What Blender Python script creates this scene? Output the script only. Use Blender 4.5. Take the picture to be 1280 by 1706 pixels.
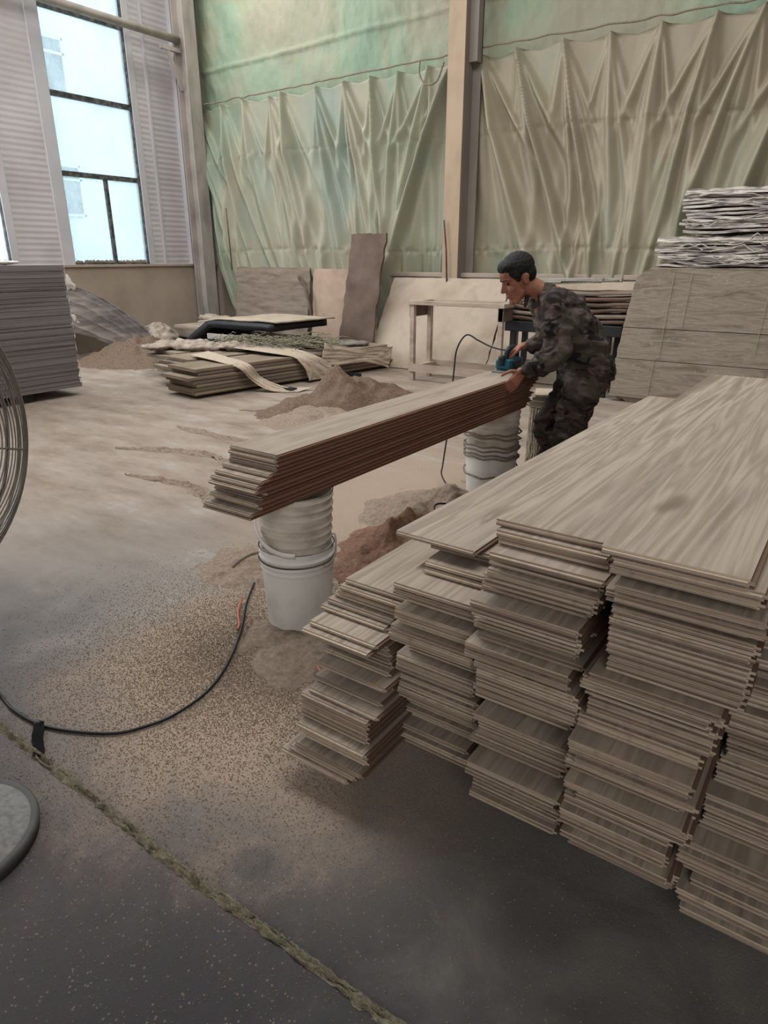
import bpy, bmesh, math, random
import numpy as np
from mathutils import Vector, Matrix, noise
R = random.Random(7)
rad = math.radians
for o in list(bpy.data.objects): bpy.data.objects.remove(o)
sc = bpy.context.scene
C = sc.collection

# ---------------- camera ----------------
cam_d = bpy.data.cameras.new('camera')
cam = bpy.data.objects.new('camera', cam_d); C.objects.link(cam)
cam.location = (0, 0, 1.5)
cam.rotation_euler = (rad(90 - 20.69), 0, rad(34.9))
cam_d.sensor_fit = 'VERTICAL'; cam_d.sensor_height = 24.0; cam_d.lens = 24.0 * 1120 / 1706
cam_d.clip_start = 0.05; cam_d.clip_end = 200
sc.camera = cam
# ---------------- world, lights, exposure ----------------
w = bpy.data.worlds.new('world'); sc.world = w; w.use_nodes = True
bg = w.node_tree.nodes['Background']
bg.inputs[0].default_value = (0.86, 0.96, 1.0, 1); bg.inputs[1].default_value = 2.6
def area(name, loc, target, size, sy, power, col):
    d = bpy.data.lights.new(name, 'AREA'); d.shape = 'RECTANGLE'; d.size = size; d.size_y = sy
    d.energy = power; d.color = col
    o = bpy.data.objects.new(name, d); C.objects.link(o); o.location = loc
    o.rotation_euler = (Vector(target) - Vector(loc)).to_track_quat('-Z', 'Y').to_euler()
    return o
area('skylight_lamp', (-3.6, 3.9, 7.2), (-3.6, 4.1, 0), 9.0, 2.6, 560, (1.0, 0.985, 0.97))
area('window_lamp', (-10.3, 3.0, 3.6), (-3.0, 6.5, 1.4), 5.0, 4.0, 380, (0.96, 0.98, 1.0))
area('fill_lamp', (1.5, -3.6, 3.2), (-3.0, 6.0, 1.2), 6.0, 4.0, 215, (1.0, 0.985, 0.97))  # added fill behind the camera to lift the plank faces, no real door
area('tarp_rake_lamp', (-9.6, 7.7, 6.9), (-3.5, 9.3, 1.6), 1.6, 1.2, 140, (1.0, 0.99, 0.96))  # unseen lamp added high at left to rake the tarp folds, no real skylight
sc.view_settings.view_transform = 'Standard'; sc.view_settings.look = 'None'
sc.view_settings.exposure = 0.0; sc.view_settings.gamma = 1.0
sc.view_settings.use_curve_mapping = False

# ---------------- materials ----------------
def lin(h):
    h = h.lstrip('#'); v = [int(h[i:i+2], 16) / 255 for i in (0, 2, 4)]
    return tuple((c / 12.92 if c <= .04045 else ((c + .055) / 1.055) ** 2.4) for c in v) + (1,)
class N:
    def __init__(s, name):
        s.m = bpy.data.materials.new(name); s.m.use_nodes = True; s.t = s.m.node_tree
        s.b = s.t.nodes['Principled BSDF']; s.out = s.t.nodes['Material Output']
        s.tc = s.t.nodes.new('ShaderNodeTexCoord')
    def n(s, typ, **k):
        x = s.t.nodes.new(typ)
        for a, v in k.items(): setattr(x, a, v)
        return x
    def l(s, a, b): s.t.links.new(a, b)
    def vec(s, scale, off=False, src='Object'):
        m = s.n('ShaderNodeMapping'); m.inputs['Scale'].default_value = scale
        s.l(s.tc.outputs[src], m.inputs[0])
        if off:
            oi = s.n('ShaderNodeObjectInfo'); mu = s.n('ShaderNodeVectorMath', operation='SCALE')
            cb = s.n('ShaderNodeCombineXYZ')
            for i in range(3): s.l(oi.outputs['Random'], cb.inputs[i])
            s.l(cb.outputs[0], mu.inputs[0]); mu.inputs['Scale'].default_value = 37.0
            ad = s.n('ShaderNodeVectorMath', operation='ADD'); s.l(m.outputs[0], ad.inputs[0]); s.l(mu.outputs[0], ad.inputs[1])
            return ad.outputs[0]
        return m.outputs[0]
    def noise(s, v, scale, detail=4, rough=.55, dist=0):
        x = s.n('ShaderNodeTexNoise'); s.l(v, x.inputs['Vector'])
        x.inputs['Scale'].default_value = scale; x.inputs['Detail'].default_value = detail
        x.inputs['Roughness'].default_value = rough; x.inputs['Distortion'].default_value = dist
        return x.outputs['Fac']
    def ramp(s, f, stops):
        x = s.n('ShaderNodeValToRGB'); s.l(f, x.inputs[0]); e = x.color_ramp.elements
        while len(e) > 1: e.remove(e[-1])
        for i, (p, c) in enumerate(stops):
            q = e[0] if i == 0 else e.new(p)
            q.position = p; q.color = lin(c) if isinstance(c, str) else c
        return x.outputs[0]
    def mix(s, f, a, b, mode='MIX'):
        x = s.n('ShaderNodeMix', data_type='RGBA', blend_type=mode)
        for sock, v in ((x.inputs[0], f), (x.inputs[6], a), (x.inputs[7], b)):
            if isinstance(v, (int, float)): sock.default_value = v
            elif isinstance(v, str): sock.default_value = lin(v)
            elif isinstance(v, tuple): sock.default_value = v
            else: s.l(v, sock)
        return x.outputs[2]
    def maprange(s, v, a, b, c=0, d=1):
        x = s.n('ShaderNodeMapRange', interpolation_type='SMOOTHSTEP'); s.l(v, x.inputs[0])
        for i, q in enumerate((a, b, c, d)): x.inputs[i + 1].default_value = q
        return x.outputs[0]
    def math(s, op, a, b=None):
        x = s.n('ShaderNodeMath', operation=op)
        for i, v in enumerate((a, b)):
            if v is None: continue
            if isinstance(v, (int, float)): x.inputs[i].default_value = v
            else: s.l(v, x.inputs[i])
        return x.outputs[0]
    def dist(s, p, sx=1, sy=1):
        a = s.vec((sx, sy, 0)); d = s.n('ShaderNodeVectorMath', operation='DISTANCE')
        s.l(a, d.inputs[0]); d.inputs[1].default_value = (p[0] * sx, p[1] * sy, 0); return d.outputs['Value']
    def bump(s, h, strength, dist=.01, prev=None):
        x = s.n('ShaderNodeBump'); s.l(h, x.inputs['Height']); x.inputs['Strength'].default_value = strength
        x.inputs['Distance'].default_value = dist
        if prev: s.l(prev, x.inputs['Normal'])
        return x.outputs[0]
    def done(s, col, rough=.8, nrm=None, metal=0, spec=.3):
        if isinstance(col, str): s.b.inputs['Base Color'].default_value = lin(col)
        else: s.l(col, s.b.inputs['Base Color'])
        if isinstance(rough, (int, float)): s.b.inputs['Roughness'].default_value = rough
        else: s.l(rough, s.b.inputs['Roughness'])
        if nrm: s.l(nrm, s.b.inputs['Normal'])
        s.b.inputs['Metallic'].default_value = metal; s.b.inputs['Specular IOR Level'].default_value = spec
        return s.m
def simple(name, cols, scale=8, stretch=(1, 1, 1), rough=.8, bump=.3, bs=None, bd=.01, metal=0, off=False, detail=5, dist=0, spec=.3):
    k = N(name); v = k.vec(stretch, off); f = k.noise(v, scale, detail, dist=dist)
    n = len(cols); c = k.ramp(f, [(.3 + .4 * i / max(1, n - 1), q) for i, q in enumerate(cols)])
    nr = None
    if bump: nr = k.bump(k.noise(k.vec((1, 1, 1) if bs else stretch, off), bs or scale * 2, 5), bump, bd)
    return k.done(c, rough, nr, metal, spec)
def wood_top():
    k = N('plank_face'); v = k.vec((11, .5, 1), True)
    f = k.noise(v, 1.5, 3, .5, .6)
    v2 = k.vec((60, 2.0, 1), True); g = k.noise(v2, 1.6, 5, .6, .25); v5 = k.vec((14, 1.6, 1), True); gg = k.noise(v5, 1.0, 3, .6, 1.5)
    v3 = k.vec((6, 2.0, 1), True); kn = k.noise(v3, 1.2, 2, .5)
    c = k.ramp(f, [(.28, '#786d62'), (.40, '#a1968a'), (.47, '#877d71'), (.54, '#a79c8e'), (.60, '#8e8376'), (.72, '#74695c')])
    c = k.mix(k.maprange(g, .52, .8, 0, .6), c, '#7d6b5a')
    c = k.mix(k.maprange(kn, .66, .76, 0, .75), c, '#5f5043'); c = k.mix(k.maprange(gg, .62, .74, 0, .55), c, '#6c5d50')
    oi = k.n('ShaderNodeObjectInfo')
    c = k.mix(k.maprange(oi.outputs['Random'], 0, 1, 0, .45), c, '#8d8073')
    dust = k.noise(k.vec((1, 1, 1), True), 4, 4)
    c = k.mix(k.maprange(dust, .5, .8, 0, .3), c, '#a69b8d')
    return k.done(c, .75, k.bump(g, .12, .002), spec=.25)
def wood_end(name, a, b, d):
    k = N(name); v = k.vec((1, 1, 260), True); f = k.noise(v, 1, 2)
    c = k.ramp(f, [(.35, a), (.5, b), (.62, d)])
    v2 = k.vec((40, 6, 1), True); c = k.mix(k.maprange(k.noise(v2, 1, 3), .5, .75, 0, .5), c, d)
    return k.done(c, .85, spec=.15)
M = {}
M['plank_face'] = wood_top()
M['plank_end'] = wood_end('plank_end', '#c2b4a1', '#a69787', '#84756a')
M['plank_side'] = simple('plank_side', ['#5d483c', '#6d5749', '#7f6858'], 5, (6, .5, 300), .8, .1)
M['plank_side_red'] = simple('plank_side_red', ['#67493b', '#7a5847', '#8d6b57'], 5, (6, .5, 300), .8, .1)
M['ply'] = simple('dusty_plywood', ['#948678', '#a99a8b', '#b4a797'], 3, (1, 1, 4), .9, .25, 30)
M['ply_pink'] = simple('pinkish_plywood', ['#9d8878', '#ae9886', '#b8a492'], 2.5, (1, 1, 1), .9, .2, 30)
M['ply_grey'] = simple('weathered_plywood', ['#6f645a', '#85786c', '#93867a'], 3, (1, 1, 5), .9, .4, 25)
M['bundle_a'] = simple('weathered_grey_board', ['#5f564d', '#776c61', '#8a7e72'], 2.5, (1, .3, 9), .95, .4, 25)
M['bundle_b'] = simple('weathered_tan_board', ['#736757', '#8b7d6d', '#9c8f7f'], 2.5, (1, .3, 9), .95, .4, 25)
M['ply_brown'] = simple('brown_board', ['#57483f', '#66564c', '#70615a'], 3, (1, 1, 1), .85, .15, 30)
M['white_panel'] = simple('whitewashed_panel', ['#998b7a', '#aa9c8b', '#b2a595', '#a09281'], 2.0, (1, 1, .8), .85, .3, 40, detail=7)
M['dark'] = simple('dark_plastic', ['#1c1d20', '#2a2b2e'], 6, rough=.5, bump=.1)
M['black'] = simple('black_rubber', ['#0c0c0d', '#171718'], 10, rough=.5, bump=.05)
M['tape_black'] = simple('matt_black_tape', ['#0b0b0b', '#131313'], 10, rough=.9, bump=0, spec=.1)
M['veneer'] = simple('dark_veneer', ['#41332d', '#5a473e', '#6d584c'], 2, (1, 1, 5), .7, .3, 20)
M['metal_dust'] = simple('dusty_metal', ['#8f8883', '#a8a09a', '#b5aca4'], 4, (1, 1, .5), .7, .1)
M['wall_sheet'] = simple('grey_corrugated_sheet', ['#b3b0b3', '#bebbbd', '#c6c3c4'], 1.3, (1, 1, 1), .7, .05)
M['flashing'] = simple('pale_flashing', ['#b4b5bb', '#c3c2c6'], 2, rough=.6, bump=.05)
M['render'] = simple('dusty_render', ['#9a8d80', '#a99b8d', '#b2a496'], 1.4, (1, 1, 1), .95, .2, 20)
M['column'] = simple('cream_steel', ['#98846f', '#aa9680', '#b09c87'], 2, (1, 1, .5), .7, .08)
M['column_grey'] = simple('grey_steel', ['#77706a', '#8a827a'], 2, (1, 1, .5), .7, .08)
M['bucket'] = simple('white_plastic', ['#c4c3be', '#e0dfdc', '#e8e7e3'], 4, (1, 1, 1), .45, .03, detail=6, spec=.4)
M['bucket_dirty'] = simple('dirty_white_plastic', ['#9a9082', '#cbc2b6', '#ded7cc'], 6, (1, 1, 2), .55, .04, detail=6)
M['rope'] = simple('grey_rope', ['#6e6459', '#978a7b'], 60, rough=.9, bump=.5, bs=200)
M['net'] = simple('pale_netting', ['#8e7f70', '#b8aa99', '#c9bcab'], 40, (1, 6, 1), .95, .6, 120)
M['sack'] = simple('grey_sack_cloth', ['#6d645c', '#988c80', '#b3a698'], 9, (1, 1, 1), .95, .5, 60)
M['drape'] = simple('striped_grey_cloth', ['#565150', '#7c7571', '#9b928b'], 5, (1, .2, 2), .9, .2, 30)
M['twig'] = simple('dry_green_twigs', ['#5a594c', '#7d7a66', '#99917c'], 30, rough=.9, bump=.2)
M['orange'] = simple('orange_plastic', ['#90503e', '#ab6650'], 8, rough=.5, bump=.05)
M['sheet_grey'] = simple('grey_sheet_edges', ['#605a58', '#757070', '#807a78'], 2.2, (1, .35, 16), .75, .2, 20)
M['paper_edge'] = simple('torn_white_paper', ['#c2bdb8', '#dcd8d2'], 9, rough=.9, bump=.3)
M['skin'] = simple('tanned_skin', ['#7a4f3e', '#925f4b', '#a06c56'], 12, rough=.55, bump=.08, bs=200, spec=.4)
M['skin_hand'] = simple('dusty_hand_skin', ['#5f3e33', '#78503f', '#8a6150'], 20, rough=.6, bump=.1, bs=200)
M['hair'] = simple('black_hair', ['#0a0a0b', '#18171a'], 60, rough=.6, bump=.6, bs=220)
M['eye'] = simple('dark_eye', ['#120d0b', '#1c1512'], 5, rough=.2, bump=0)
M['glove'] = simple('dark_green_glove', ['#232822', '#3a4136'], 20, rough=.85, bump=.2)
M['planer_blue'] = simple('blue_tool_housing', ['#1d4a5c', '#2a6177', '#3b7186'], 14, rough=.5, bump=.05, spec=.4)
M['planer_dark'] = simple('dark_tool_plastic', ['#15222a', '#223038'], 12, rough=.5, bump=.05)
M['steel'] = simple('bright_steel', ['#8b8b8a', '#b3b3b1'], 8, rough=.35, bump=.02, metal=.8)
M['alu'] = simple('dusty_aluminium', ['#97948c', '#b5b1a8'], 6, rough=.5, bump=.05, metal=.3)
M['wire'] = simple('grey_guard_wire', ['#75706c', '#98928c'], 20, rough=.5, bump=.02, metal=.4)
M['fan_base'] = simple('grey_cast_base', ['#5e5e5d', '#6f6f6d', '#7b7a78'], 60, rough=.8, bump=.15, bs=150)
M['fan_base_dark'] = simple('dark_base_rim', ['#3f4040', '#4c4c4b'], 30, rough=.7, bump=.1)
def camo():
    k = N('camouflage_cloth'); v = k.vec((1, 1, 1.8))
    f = k.noise(v, 6, 2, .5, 1.0); h = k.noise(v, 8, 2, .5, .8); q = k.noise(v, 6, 2)
    c = k.mix(k.maprange(f, .5, .54), '#37322f', '#574c47')
    c = k.mix(k.maprange(h, .56, .6), c, '#1e1c1e')
    c = k.mix(k.maprange(q, .56, .6), c, '#44433a')
    du = k.noise(k.vec((1, 1, 1)), 4, 4); c = k.mix(k.maprange(du, .5, .75, 0, .45), c, '#877c77')
    return k.done(c, .9, k.bump(k.noise(v, 14, 4), .5, .02), spec=.15)
M['camo'] = camo()
def tarp(name, a, b, d, seed):
    
    k = N(name); mp = k.vec((1, 1, .45)); f = k.noise(mp, .55 + seed * .07, 4, .6, .4); f2 = k.noise(k.vec((3, 3, .35)), 1.2, 3)
    c = k.ramp(f, [(.36, a), (.5, b), (.62, d)])
    c = k.mix(k.maprange(f2, .45, .7, 0, .6), c, b)
    f3 = k.noise(k.vec((1, 1, 1)), 22, 5); c = k.mix(k.maprange(f3, .4, .8, 0, .2), c, '#8c8a78')
    return k.done(c, .5, k.bump(k.noise(k.vec((1, 1, .4)), 7, 4), .15, .02), spec=.4)
M['tarp_left'] = tarp('dusty_green_tarp', '#82917f', '#9c9985', '#88958a', 1)
M['tarp_right'] = tarp('beige_green_tarp', '#8f8672', '#9a917c', '#868d79', 3)
def tarp_up():
    k = N('patched_green_tarp'); f = k.noise(k.vec((1, 1, 1)), .6, 3, .5, .3)
    c = k.ramp(f, [(.4, '#949380'), (.5, '#939882'), (.56, '#8a9a85'), (.72, '#7e9480')])
    f3 = k.noise(k.vec((1, 1, .35)), 5, 5); c = k.mix(k.maprange(f3, .5, .75, 0, .6), c, '#9c9781')
    return k.done(c, .7, k.bump(k.noise(k.vec((1, 1, .7)), 5, 5), .6, .04), spec=.3)
M['tarp_up'] = tarp_up()
def glass_mat():
    k = N('dusty_window_glass')
    f = k.noise(k.vec((1, 1, .6)), 2.2, 6, .65); g2 = k.noise(k.vec((1, 1, 1)), 40, 3)
    z = k.n('ShaderNodeSeparateXYZ'); k.l(k.tc.outputs['Object'], z.inputs[0])
    fac = k.math('ADD', k.maprange(f, .35, .75, .25, .75), k.maprange(g2, .55, .7, 0, .12))
    tr = k.n('ShaderNodeBsdfTransparent'); tr.inputs[0].default_value = (.93, .97, 1, 1)
    tl = k.n('ShaderNodeBsdfTranslucent'); tl.inputs[0].default_value = (.78, .82, .84, 1)
    mx = k.n('ShaderNodeMixShader'); k.l(fac, mx.inputs[0]); k.l(tr.outputs[0], mx.inputs[1]); k.l(tl.outputs[0], mx.inputs[2])
    gl = k.n('ShaderNodeBsdfGlossy'); gl.inputs['Roughness'].default_value = .15
    m2 = k.n('ShaderNodeMixShader'); m2.inputs[0].default_value = .05; k.l(mx.outputs[0], m2.inputs[1]); k.l(gl.outputs[0], m2.inputs[2])
    k.l(m2.outputs[0], k.out.inputs[0]); return k.m
M['glass'] = glass_mat()
M['mullion'] = simple('dark_window_bar', ['#2c2f30', '#4a4c4b', '#77736c'], 14, (1, 1, 1), .8, .3, 40)
M['facade'] = simple('pale_render_outside', ['#c8d2d4', '#dde5e6'], 1, rough=.9, bump=.05)
M['facade_glass'] = simple('far_window_glass', ['#5d6d74', '#7b8b90'], 1, rough=.3, bump=0)
def film():
    k = N('dusty_wrapping_film'); f = k.noise(k.vec((1.2, 1, 9)), 3.5, 5, .6, .8)
    c = k.ramp(f, [(.36, '#5d5659'), (.44, '#938b8a'), (.52, '#bdb6ae'), (.66, '#ded8ce')])
    return k.done(c, .45, k.bump(f, .8, .03), spec=.5)
M['film'] = film()
def dust_mat(name, a, b, d, sc_=45):
    k = N(name); f = k.noise(k.vec((1, 1, 1)), sc_, 6, .7); g2 = k.noise(k.vec((1, 1, 1)), 3, 4)
    c = k.ramp(f, [(.3, a), (.5, b), (.7, d)]); c = k.mix(k.maprange(g2, .4, .7, 0, .4), c, b)
    n1 = k.bump(k.noise(k.vec((1, 1, 1)), 160, 4, .7), .9, .012); n1 = k.bump(f, .6, .03, n1)
    return k.done(c, .95, n1, spec=.1)
M['sawdust_red'] = dust_mat('reddish_sawdust', '#745645', '#957563', '#ab907b')
M['sawdust_tan'] = dust_mat('tan_sawdust', '#8a796a', '#a69585', '#bcab9a')
M['sawdust_brown'] = dust_mat('brown_sawdust', '#655346', '#837061', '#9c8a79')
M['sawdust_green'] = dust_mat('yellowish_sawdust', '#5d574a', '#8a8370', '#a49c88', 70)
def floor_mat():
    k = N('dusty_concrete_floor')
    sp = k.n('ShaderNodeSeparateXYZ'); k.l(k.tc.outputs['Object'], sp.inputs[0])
    X, Y = sp.outputs[0], sp.outputs[1]
    big = k.noise(k.vec((1, 1, 1)), .9, 5, .6, .3); med = k.noise(k.vec((1, 1, 1)), 3.5, 6, .65, .5); fine = k.noise(k.vec((1, 1, 1)), 150, 5, .75)
    streak = k.noise(k.vec((.9, 2.2, 1)), 1.8, 7, .68, .15)
    conc = k.ramp(med, [(.3, '#4a4848'), (.5, '#565354'), (.7, '#656162')])
    grey = k.ramp(med, [(.3, '#75716e'), (.55, '#83807c'), (.7, '#908c86')])
    pale = k.ramp(streak, [(.3, '#7b6e62'), (.43, '#8e8175'), (.56, '#9b8f84'), (.72, '#a59b91')])
    tan = k.ramp(fine, [(.3, '#7f6f61'), (.5, '#a18f7f'), (.7, '#b8a797')])
    # away from the near joint the concrete is dusted over
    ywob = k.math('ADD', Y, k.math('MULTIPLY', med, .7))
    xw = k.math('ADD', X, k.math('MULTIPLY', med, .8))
    conc = k.mix(k.maprange(xw, -1.5, -.3, 0, .85), conc, '#2f2f31')  # shade around the near pile painted into the concrete, darker towards the right
    c = k.mix(k.maprange(ywob, .8, 2.3), conc, grey)
    d2 = k.math('ADD', k.dist((0, 0), .75, 1), k.math('MULTIPLY', big, 1.2))
    c = k.mix(k.maprange(d2, 2.9, 4.6), c, pale)
    # coarse sawdust around the bucket
    d1 = k.math('ADD', k.dist((-1.55, 1.75), 1.0, .95), k.math('MULTIPLY', med, .9))
    m1 = k.maprange(d1, .95, 1.6, 1, 0)
    c = k.mix(k.math('MULTIPLY', m1, k.maprange(fine, .25, .6, .75, 1)), c, tan)
    d3 = k.math('ADD', k.dist((-2.3, 3.6), 1.1, .7), k.math('MULTIPLY', med, .7))
    c = k.mix(k.maprange(d3, .7, 1.6, 1, 0), c, tan)
    # wheel and sweep marks
    c = k.mix(k.math('MULTIPLY', k.maprange(streak, .58, .66, 0, .45), k.maprange(Y, 1.6, 2.4)), c, '#a3a29e')
    # light grains strewn over the dark part
    vo = k.n('ShaderNodeTexVoronoi'); vo.inputs['Scale'].default_value = 60; k.l(k.tc.outputs['Object'], vo.inputs['Vector'])
    c = k.mix(k.math('MULTIPLY', k.maprange(vo.outputs['Distance'], .12, .2, .35, 0), k.maprange(big, .4, .55)), c, '#a1937f')
    # scrape marks and bare shoe print
    sw = k.noise(k.vec((1.5, 1.5, 1)), 2.0, 3, .6, 2.5)
    
    c = k.mix(k.maprange(k.dist((-1.05, .90), 14, 14), .5, 1.0, .45, 0), c, '#3d4143')
    n1 = k.bump(fine, .55, .01); n1 = k.bump(med, .25, .03, n1)
    return k.done(c, k.maprange(med, .3, .7, .75, .95), n1, spec=.25)
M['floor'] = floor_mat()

# ---------------- mesh helpers ----------------
class MB:
    def __init__(s): s.v = []; s.f = []; s.mi = []
    def add(s, vs, fs, mi=0):
        b = len(s.v); s.v += [tuple(p) for p in vs]; s.f += [tuple(b + i for i in q) for q in fs]; s.mi += [mi] * len(fs)
    def box(s, a, b, mi=0, T=None):
        (x0, y0, z0), (x1, y1, z1) = a, b
        vs = [Vector(p) for p in ((x0, y0, z0), (x1, y0, z0), (x1, y1, z0), (x0, y1, z0), (x0, y0, z1), (x1, y0, z1), (x1, y1, z1), (x0, y1, z1))]
        if T is not None: vs = [T @ p for p in vs]
        s.add(vs, [(3, 2, 1, 0), (4, 5, 6, 7), (0, 1, 5, 4), (1, 2, 6, 5), (2, 3, 7, 6), (3, 0, 4, 7)], mi)
        return s
    def bar(s, p, q, w, h, mi=0, up=(0, 0, 1)):
        p, q = Vector(p), Vector(q); d = q - p; L = d.length; y = d.normalized(); x = y.cross(Vector(up))
        if x.length < 1e-4: x = Vector((1, 0, 0))
        x.normalize(); z = x.cross(y)
        T = Matrix.Translation(p) @ Matrix((x, y, z)).transposed().to_4x4()
        return s.box((-w / 2, 0, -h / 2), (w / 2, L, h / 2), mi, T)
    def tube(s, pts, r, n=8, mi=0, closed=False, cap=True):
        pts = [Vector(p) for p in pts]; rings = []; m = len(pts)
        rr = r if isinstance(r, (list, tuple)) else [r] * m
        up = Vector((0, 0, 1)); t0 = (pts[1] - pts[0]).normalized()
        if abs(t0.dot(up)) > .9: up = Vector((1, 0, 0))
        nx = t0.cross(up).normalized()
        base = len(s.v)
        for i, p in enumerate(pts):
            a = pts[i - 1] if (i > 0 or closed) else p; b = pts[(i + 1) % m] if (i < m - 1 or closed) else p
            t = (b - a).normalized(); nx = (nx - t * nx.dot(t)).normalized(); ny = t.cross(nx)
            s.v += [tuple(p + (nx * math.cos(2 * math.pi * k / n) + ny * math.sin(2 * math.pi * k / n)) * rr[i]) for k in range(n)]
        for i in range(m if closed else m - 1):
            j = (i + 1) % m
            for k in range(n):
                s.f.append((base + i * n + k, base + i * n + (k + 1) % n, base + j * n + (k + 1) % n, base + j * n + k)); s.mi.append(mi)
        if cap and not closed:
            s.f.append(tuple(base + k for k in reversed(range(n)))); s.mi.append(mi)
            s.f.append(tuple(base + (m - 1) * n + k for k in range(n))); s.mi.append(mi)
        return s
    def lathe(s, prof, n=40, c=(0, 0, 0), mi=0, tilt=None):
        base = len(s.v); T = tilt or Matrix.Identity(4)
        for r, z in prof:
            for k in range(n):
                a = 2 * math.pi * k / n; p = T @ Vector((r * math.cos(a), r * math.sin(a), z))
                s.v.append((p.x + c[0], p.y + c[1], p.z + c[2]))
        for i in range(len(prof) - 1):
            for k in range(n):
                s.f.append((base + i * n + k, base + i * n + (k + 1) % n, base + (i + 1) * n + (k + 1) % n, base + (i + 1) * n + k)); s.mi.append(mi)
        return s
    def grid(s, fn, nu, nv, mi=0):
        base = len(s.v)
        for j in range(nv + 1):
            for i in range(nu + 1): s.v.append(tuple(fn(i / nu, j / nv)))
        for j in range(nv):
            for i in range(nu):
                a = base + j * (nu + 1) + i; s.f.append((a, a + 1, a + nu + 2, a + nu + 1)); s.mi.append(mi)
        return s
    def prism(s, poly, y0, y1, mi=0, axis='y'):
        n = len(poly)
        f = (lambda p, t: (p[0], t, p[1])) if axis == 'y' else ((lambda p, t: (t, p[0], p[1])) if axis == 'x' else (lambda p, t: (p[0], p[1], t)))
        s.add([f(p, y0) for p in poly] + [f(p, y1) for p in poly],
              [tuple(range(n)), tuple(reversed(range(n, 2 * n)))] + [(i, i + n, (i + 1) % n + n, (i + 1) % n) for i in range(n)], mi)
        return s
    def mesh(s, name, mats, smooth=False):
        me = bpy.data.meshes.new(name); me.from_pydata(s.v, [], s.f)
        for m in (mats if isinstance(mats, (list, tuple)) else [mats]): me.materials.append(M[m] if isinstance(m, str) else m)
        me.polygons.foreach_set('material_index', s.mi); me.polygons.foreach_set('use_smooth', [smooth] * len(s.f))
        me.update(); return me
    def build(s, name, mats, parent=None, smooth=False, loc=None, bevel=0, solid=0):
        o = bpy.data.objects.new(name, s.mesh(name, mats, smooth)); C.objects.link(o)
        if loc: o.location = loc
        if parent: o.parent = parent
        if parent and parent.type == 'EMPTY' or parent:
            # children are modelled in world coordinates
            o.matrix_parent_inverse = parent_world(parent).inverted()
        if bevel:
            b = o.modifiers.new('bevel', 'BEVEL'); b.width = bevel; b.segments = 2; b.limit_method = 'ANGLE'
        if solid:
            q = o.modifiers.new('solid', 'SOLIDIFY'); q.thickness = solid; q.offset = 0
        return o
def parent_world(p):
    m = Matrix.LocRotScale(p.location, p.rotation_euler, p.scale)
    return m if not p.parent else parent_world(p.parent) @ p.matrix_parent_inverse @ m
def tag(o, label=None, cat=None, group=None, kind=None):
    if label: o['label'] = label
    if cat: o['category'] = cat
    if group: o['group'] = group
    if kind: o['kind'] = kind
    return o
def thing(name, label, cat, loc=(0, 0, 0), group=None):
    o = bpy.data.objects.new(name, None); C.objects.link(o); o.location = loc; o.empty_display_size = .1
    return tag(o, label, cat, group)
def spline(pts, n=10):
    P = [Vector(p) for p in pts]; out = []
    for i in range(len(P) - 1):
        p0 = P[max(0, i - 1)]; p1 = P[i]; p2 = P[i + 1]; p3 = P[min(len(P) - 1, i + 2)]
        for k in range(n):
            t = k / n
            out.append(.5 * ((2 * p1) + (p2 - p0) * t + (2 * p0 - 5 * p1 + 4 * p2 - p3) * t * t + (3 * p1 - p0 - 3 * p2 + p3) * t ** 3))
    out.append(P[-1]); return out
def nz(x, y, z=0, o=3): return noise.fractal(Vector((x, y, z)), 1.0, 2.0, o)
# organic surfaces: tapered capsules and ellipsoids fused by a voxel remesh
def capsule(mb, p, q, r0, r1, n=16):
    p, q = Vector(p), Vector(q); d = q - p; L = d.length
    if L < 1e-5: d = Vector((0, 0, 1)); L = 1e-5
    y = d.normalized(); pts = []; rs = []
    for k in range(5):
        a = math.pi / 2 * (k + .15) / 5; pts.append(p - y * r0 * math.cos(a)); rs.append(r0 * math.sin(a))
    pts.append(p); rs.append(r0); pts.append(q); rs.append(r1)
    for k in range(4, -1, -1):
        a = math.pi / 2 * (k + .15) / 5; pts.append(q + y * r1 * math.cos(a)); rs.append(r1 * math.sin(a))
    mb.tube(pts, rs, n)
def ellipsoid(mb, c, r, T=None, n=20):
    b = len(mb.v); c = Vector(c); m = n // 2
    for j in range(m + 1):
        th = math.pi * (j + .001) / (m + .002)
        for i in range(n):
            a = 2 * math.pi * i / n
            p = c + Vector((r[0] * math.sin(th) * math.cos(a), r[1] * math.sin(th) * math.sin(a), r[2] * math.cos(th)))
            if T is not None: p = T @ p
            mb.v.append(tuple(p))
    for j in range(m):
        for i in range(n):
            mb.f.append((b + j * n + i, b + (j + 1) * n + i, b + (j + 1) * n + (i + 1) % n, b + j * n + (i + 1) % n)); mb.mi.append(0)
    mb.f.append(tuple(b + i for i in range(n))); mb.mi.append(0)
    mb.f.append(tuple(b + m * n + i for i in reversed(range(n)))); mb.mi.append(0)
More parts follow.
